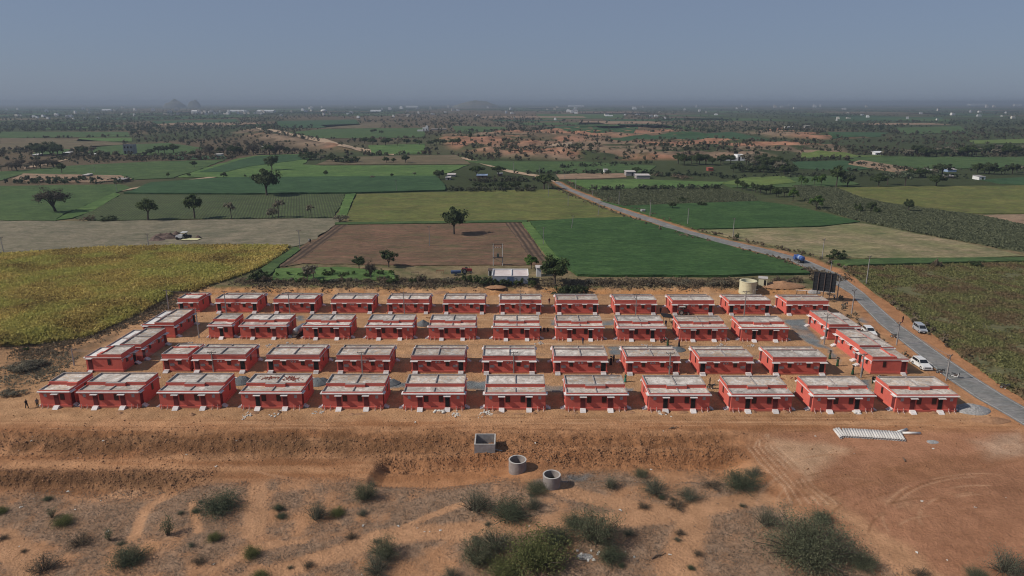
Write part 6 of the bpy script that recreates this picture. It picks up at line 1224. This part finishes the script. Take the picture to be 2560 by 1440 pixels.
for a in ((2020,1388,215,'big','largest dark green thorn bush at lower right',1.0),(2052,1300,52,'dark','small dark thorn bush at the top right of the largest bush',1.2),(1912,1305,70,'grey','grey-green thorn bush at the upper left of the largest bush',1.1),(2155,1412,80,'green','low thorn bush at the right flank of the largest bush',.8),
    (1490,1345,120,'green','green thorn bush at upper right of the middle clump',1.25),(1440,1310,70,'dark','dark thorn bush in the middle clump near the track',.9),(1390,1350,90,'dark','dark thorn bush inside the middle clump',.9),(1335,1402,180,'yellow','bright yellow-green thorn bush at the front of the middle clump',.9),(1240,1360,100,'grey','grey-green thorn bush at the left of the middle clump',1.0),(1195,1400,90,'green','green thorn bush at the lower left of the middle clump',1.3),(1260,1428,110,'yellow','yellowish thorn bush at the bottom of the middle clump',.7),(1525,1390,80,'dark','dark thorn bush at the lower right of the middle clump',.8),
    (1270,1288,105,'dark','dark green thorn bush below the well rings',.9),(1188,1270,84,'grey','pale grey thorn bush left of the dark one below the rings',1.1),(1336,1265,50,'grey','small grey thorn bush right of the dark one below the rings',1.0),(1340,1222,64,'green','low thorn bush hugging the nearer well ring',.7),
    (914,1240,62,'green','upright green thorn bush beside the end of the trench',1.3),(960,1385,76,'green','green thorn bush at bottom left of centre, upper of pair',1.2),(945,1425,90,'grey','grey thorn bush at bottom left of centre, lower of pair',.9),(878,1340,34,'dry','small dry bush left of the upright pair',1),
    (550,1270,110,'dark','dark spreading thorn bush in the left scrub',.7),(320,1405,96,'dark','dark round thorn bush at lower left',.9),(200,1355,70,'dry','brown dry bush at lower left beyond the yellow one',.8),(158,1304,56,'yellow','yellow-green low bush at the left',.8),(630,1382,50,'yellow','yellow-green round bush in the left-centre scrub',1.0),(535,1343,40,'yellow','small yellowish bush below the dark spreading one',1.0),(790,1290,64,'grey','grey upright thorn bush in the left-centre scrub',1.2),(845,1280,44,'yellow','small yellow-green bush right of the grey upright one',.8),(698,1268,30,'dark','tiny dark bush left of the grey upright one',1.0),
    (420,1332,50,'sprig','thin bare sapling in the left scrub',1.5),(110,1420,84,'dry','large faint dry bush in the bottom left corner',1.0),(275,1345,34,'sprig','thin green sprig left of the bare sapling',1.4),(130,1288,30,'sprig','thin green sprig by the yellow bush at left',1.3),(5,1275,36,'yellow','yellowish bush at the left picture edge',.8),(770,1410,40,'dry','dry bush in the bottom left-centre scrub',.8),(650,1440,50,'yellow','yellowish bush at the bottom edge left of centre',.8),(500,1400,46,'dry','dry bush between yellow and dark bushes at bottom left',.8),
    (1525,1212,44,'grey','grey-green bush right of the well rings on the trench lip',1.2),(1603,1186,38,'green','green bush on the trench lip, middle',1.1),(1640,1225,90,'grey','grey scrub bush right of the trench lip',.7),(1725,1240,70,'grey','grey scrub bush in the right patch, middle',.7),(1690,1262,60,'dry','dry scrub bush at the front of the right patch',.6),(1850,1212,100,'dark','dark scrub bush at the right end of the trench',.75),(1885,1186,60,'grey','grey scrub bush behind the dark one at the trench end',.7),(1780,1212,60,'dry','dry scrub bush in the right patch, back',.6),(1610,1262,44,'dry','dry scrub bush at the left of the right patch',.6),
    (2510,1420,120,'grey','grey thorn bush at the bottom right corner',.8),(2440,1438,60,'green','low green bush left of the bottom right corner',.7),(1570,1330,40,'grey','small grey bush right of the middle clump',.8),(1130,1440,60,'grey','grey bush at the bottom edge left of the clump',.8),(1700,1330,36,'dry','dry tuft bush by the forked track',.7),(2300,1432,60,'dry','dry bush at the bottom edge right of the largest bush',.7)):
    bush(a[0], a[1]+6, a[2], a[3], a[4], None, a[5])
for k in range(26): bush(_b.uniform(0, 1900), _b.uniform(1235, 1440), _b.uniform(18, 36), _b.choice(['dry','grey','grey','dark']), 'small dry tuft bush dotted over the foreground scrub', 'small tuft bushes in the foreground', .7)
# ------------------------------------------------------------------ ground cover nobody could count
def inpoly(poly, n, rg):
    xs = [p[0] for p in poly]; ys = [p[1] for p in poly]; X = []; Y = []; c = 0
    while c < n:
        x = rg.uniform(min(xs), max(xs), 4*n); y = rg.uniform(min(ys), max(ys), 4*n); m = pip(x, y, poly); X.append(x[m]); Y.append(y[m]); c += m.sum()
    return np.concatenate(X)[:n], np.concatenate(Y)[:n]
def blades(X, Y, Z, size, rg, per, m, name, label, cat, tone_n=None, up=.8, asp=.45, spread=.5, hgt=1.0):
    n = len(X); k = np.repeat(np.arange(n), per); s = np.asarray(size); s = s[k] if s.ndim else np.full(n*per, s)
    C = np.stack([X[k], Y[k], Z[k]], 1)+rg.normal(size=(n*per, 3))*np.array([spread, spread, .0])*s[:, None]; C[:, 2] += s*hgt*rg.uniform(.1, .6, n*per)
    N = unit(rg.normal(size=(n*per, 3))*np.array([1, 1, 1-up])+np.array([0, 0, .25])); V, F = quads(C, N, s*rg.uniform(.7, 1.3, n*per), rg, asp)
    t = np.clip((tone_n[k] if tone_n is not None else .5)+.22*rg.normal(size=n*per), 0, 1); o = link(name, arr_mesh(name, V, F, m, np.repeat(t, 4))); return tag(o, label, cat, None, 'stuff')
rg = np.random.default_rng(99)
X, Y = inpoly([tuple(p) for p in SCRUB], 90000, rg); pm = np.zeros(len(X))
for p, wd in zip(GRASSY['paths'], GRASSY['w']): pm = np.maximum(pm, 1-ss(wd*.55, wd*1.15, linedist(X, Y, p)))
gr = ss(.36, .58, .55*fbm(X, Y, 11, 4, 75)+.45*fbm(X, Y, 2.5, 3, 76)+.02)*(1-pm); kp = rg.random(len(X)) < gr*.75+.01; X, Y = X[kp], Y[kp]
L_GRASS = leaf_mat('dry_grass_blades', (.22,.165,.12), (.36,.285,.215)); blades(X, Y, height(X, Y), rg.uniform(.10, .24, len(X)), rg, 3, L_GRASS, 'dry_grass', 'grey dry grass growing in patches over the foreground scrub', 'grass', fbm(X, Y, 6, 3, 5), .75, .30, .8)
mz = [tuple(G(*p)[:2]) for p in MAIZE]; X, Y = inpoly(mz, 90000, rg); L_MAIZE = leaf_mat('maize_leaf', (.16,.105,.038), (.60,.47,.15), (.42,.39,.11), .07)
blades(X, Y, height(X, Y)+.25, rg.uniform(.40, .80, len(X)), rg, 3, L_MAIZE, 'maize_crop', 'yellowing tall crop filling the field at left', 'crop', fbm(X, Y, 14, 4, 6)*1.3-.05, .45, .45, .6, 2.0)
rf = [tuple(G(*p)[:2]) for p in RIGHTF]; X, Y = inpoly(rf, 60000, rg); Y = np.round(Y/1.1)*1.1+rg.normal(size=len(Y))*.16; kp = fbm(X, Y, 7, 3, 8)+.25*rg.random(len(X)) > .45; X, Y = X[kp], Y[kp]
L_RT = leaf_mat('low_crop_leaf', (.115,.12,.048), (.27,.26,.105), (.19,.135,.075), .12); blades(X, Y, height(X, Y)+.2, rg.uniform(.3, .6, len(X)), rg, 2, L_RT, 'low_crop', 'low green and brown crop in rows right of the road', 'crop', None, .5, .6, .6)
L_COT = leaf_mat('cotton_leaf', (.075,.088,.048), (.185,.195,.115)); 
for poly, n, lab in ((COTT1, 8000, 'grey-green cotton bushes left of the tree row'), (COTT2, 21000, 'grey-green cotton bushes in the long curved plot at right')):
    pw = [tuple(G(*p)[:2]) for p in poly]; X, Y = inpoly(pw, n, rg); blades(X, Y, height(X, Y)+.3, rg.uniform(.42, .8, len(X)), rg, 7, L_COT, 'cotton_crop', lab, 'crop', None, .3, .8, .7, 1.1)
def scatter_strip(x0, x1, ya, yb, hw, n, m, s0, s1, name, label, per=4):
    px = rg.uniform(x0, x1, n); py = ya+(yb-ya)*(px-x0)/(x1-x0)+rg.uniform(-hw, hw, n); P = [G(float(a), float(b)) for a, b in zip(px[:: max(1, n//400)], py[:: max(1, n//400)])]; q = np.array([list(p) for p in P]); k = rg.integers(0, len(q), n); X = q[k, 0]+rg.normal(size=n)*2.2; Y = q[k, 1]+rg.normal(size=n)*1.1
    return blades(X, Y, height(X, Y), rg.uniform(s0, s1, n), rg, per, m, name, label, 'scrub', None, .5, .6, .7)
scatter_strip(600,1900,708,708,10,4200,L_DRY,.25,.65,'dry_scrub','low dry scrub covering the bank behind the back row'); scatter_strip(60,440,890,752,16,2000,L_DRY,.25,.6,'dry_scrub','low dark scrub on the slope under the yellow crop'); scatter_strip(0,160,950,905,30,700,L_GREY,.2,.45,'dry_scrub','grey scrub at the left edge above the front row')
scatter_strip(1960,2100,664,700,4,500,L_DRY,.4,.8,'dry_scrub','dry scrub on the road verge by the deep green field')
# rough land and the far woods: countless shrubs and trees that merge with distance
def woods(name, label, n, fn, m, per=14, hs=(3, 8)):
    X, Y = fn(n); n = len(X); H = rg.uniform(hs[0], hs[1], n); Z = height(X, Y); k = np.repeat(np.arange(n), per); d = unit(rg.normal(size=(n*per, 3))); rr = rg.random(n*per)**.4
    P = np.stack([X[k], Y[k], Z[k]+H[k]*.55], 1)+d*(rr*H[k]*.5)[:, None]*np.array([1.05, 1.05, .9]); P[:, 2] = np.maximum(P[:, 2], Z[k]+.3); V, F = quads(P, unit(d+rg.normal(size=d.shape)*.5+np.array([0, 0, .3])), H[k]*.42*rg.uniform(.7, 1.3, n*per), rg)
    o = link(name, arr_mesh(name, V, F, m, np.repeat(np.clip(.45+.3*rg.normal(size=n)[k]+.2*rg.normal(size=n*per), 0, 1), 4))); return tag(o, label, 'woodland', None, 'stuff')
FW = [[tuple(G0(x, y, TOPZ)) for x, y in f[1]] for f in FIELDS if min(p[1] for p in f[1]) < 460]
def clear(X, Y):
    m = np.ones(len(X), bool)
    for p in FW: m &= ~pip(X, Y, p)
    return m
def far_fn(n):
    D = 1150*np.exp(rg.random(n)*2.9); T = rg.uniform(-.82, .82, n); X, Y = D*T, D; w_ = fbm(X*.5, Y*.16, 120, 4, 33); kp = (rg.random(n) < ss(.40, .56, w_)*.9+.12) & clear(X, Y); return X[kp], Y[kp]
woods('far_woods', 'dark trees covering the hazy plain to the horizon', 26000, far_fn, L_WOOD, 9, (3, 7.5))
def mid_fn(n):
    py = rg.uniform(312, 402, n); px = rg.uniform(-60, 2620, n); q = np.array([G0(float(a), float(b), TOPZ) for a, b in zip(px, py)]); X, Y = q[:, 0], q[:, 1]; kp = clear(X, Y) & (rg.random(n) < ss(.36, .56, fbm(X, Y*.5, 60, 4, 34))*.95+.10)
    for p in BAD_POLYS: kp &= ~(pip(X, Y, p) & (rg.random(n) < .45))
    return X[kp], Y[kp]
woods('rough_scrub', 'dusky shrubs and small trees over the rough land in the middle distance', 7500, mid_fn, leaf_mat('scrub_far', (.032,.038,.020), (.115,.115,.066), (.12,.098,.068), .02), 14, (1.6, 5.2))
def hedge_fn(n):
    L_ = [[(0,458),(300,458)],[(180,408),(560,394)],[(230,400),(470,392)],[(1120,478),(1330,478)],[(1300,434),(1640,434)],[(1800,446),(2150,438)],[(2000,428),(2560,424)],[(1470,476),(1800,473)],[(1180,456),(1340,452)],[(60,452),(330,452)],[(1400,420),(1640,408)],[(1980,404),(2140,398)],[(2120,408),(2300,430)],[(1640,440),(1800,440)],[(2100,440),(2440,446)]]
    X = []; Y = []
    for k in range(n): a, b = _b.choice(L_); t = _b.random(); x, y = G0(a[0]+(b[0]-a[0])*t, a[1]+(b[1]-a[1])*t+_b.uniform(-2.5, 2.5), TOPZ); X.append(x+_b.gauss(0, 2)); Y.append(y)
    return np.array(X), np.array(Y)
woods('hedge_scrub', 'low scrub along the field edges in the middle distance', 900, hedge_fn, L_WOOD, 12, (1.2, 3.6))
def verge_fn(n):
    X = []; Y = []
    for k in range(n):
        i = _b.randrange(0, 13); t = _b.random(); a, b = ROAD_C[i], ROAD_C[i+1]; x, y = a[0]+(b[0]-a[0])*t, a[1]+(b[1]-a[1])*t; dx, dy = b[0]-a[0], b[1]-a[1]; l = math.hypot(dx, dy); o = _b.choice((-1, 1))*_b.uniform(5.5, 9); X.append(x-dy/l*o); Y.append(y+dx/l*o)
    return np.array(X), np.array(Y)
woods('verge_scrub', 'dry scrub along both verges of the tarred road', 420, verge_fn, L_DRY, 14, (.5, 1.5))

# clods of turned earth on the cut slopes
X = np.concatenate([rg.uniform(-84, 34, 11000), rg.uniform(-84, -44, 5000), rg.uniform(-21, 36, 6000), rg.uniform(-88, 95, 3000)]); Y = np.concatenate([rg.normal(98.2, 2.2, 11000), rg.normal(89.6, 1.5, 5000), rg.normal(94.6, .9, 6000), rg.uniform(84, 108, 3000)])
S_ = np.clip(rg.lognormal(-2.75, .45, len(X)), .03, .20); Z = height(X, Y); n_ = len(X); ob = rg.normal(size=(n_, 6, 3))*.22+np.array([[1,0,0],[-1,0,0],[0,1,0],[0,-1,0],[0,0,.8],[0,0,-.6]])[None]; V = (ob*S_[:, None, None]+np.stack([X, Y, Z+S_*.2], 1)[:, None, :]).reshape(-1, 3)
T_ = np.array([[0,2,4],[2,1,4],[1,3,4],[3,0,4],[2,0,5],[1,2,5],[3,1,5],[0,3,5]]); F = (T_[None]+6*np.arange(n_)[:, None, None]).reshape(-1, 3)
tag(link('earth_clods', arr_mesh('earth_clods', V, F, mat('clod_earth', (.30,.155,.08), (.21,.108,.054), scale=.4), np.repeat(np.clip(.4+.25*rg.normal(size=n_)+.3*ss(-40, 20, X), 0, 1), 6))), 'loose clods of turned earth over the cut slopes and trench edges', 'earth', None, 'stuff')
# ------------------------------------------------------------------ the air
hm_, N_, L_, P_ = nmat('haze_air'); N_.remove(P_)
pv = N_.new('ShaderNodeVolumePrincipled'); pv.inputs['Density'].default_value = 1.6e-4; pv.inputs['Color'].default_value = (.39, .465, .575, 1); pv.inputs['Anisotropy'].default_value = 0.1
L_.new(pv.outputs[0], N_['Material Output'].inputs['Volume'])
tag(link('haze', MB().box(-40000, 40000, -400, 36000, -8, 74).mesh('haze', hm_)), kind='stuff')
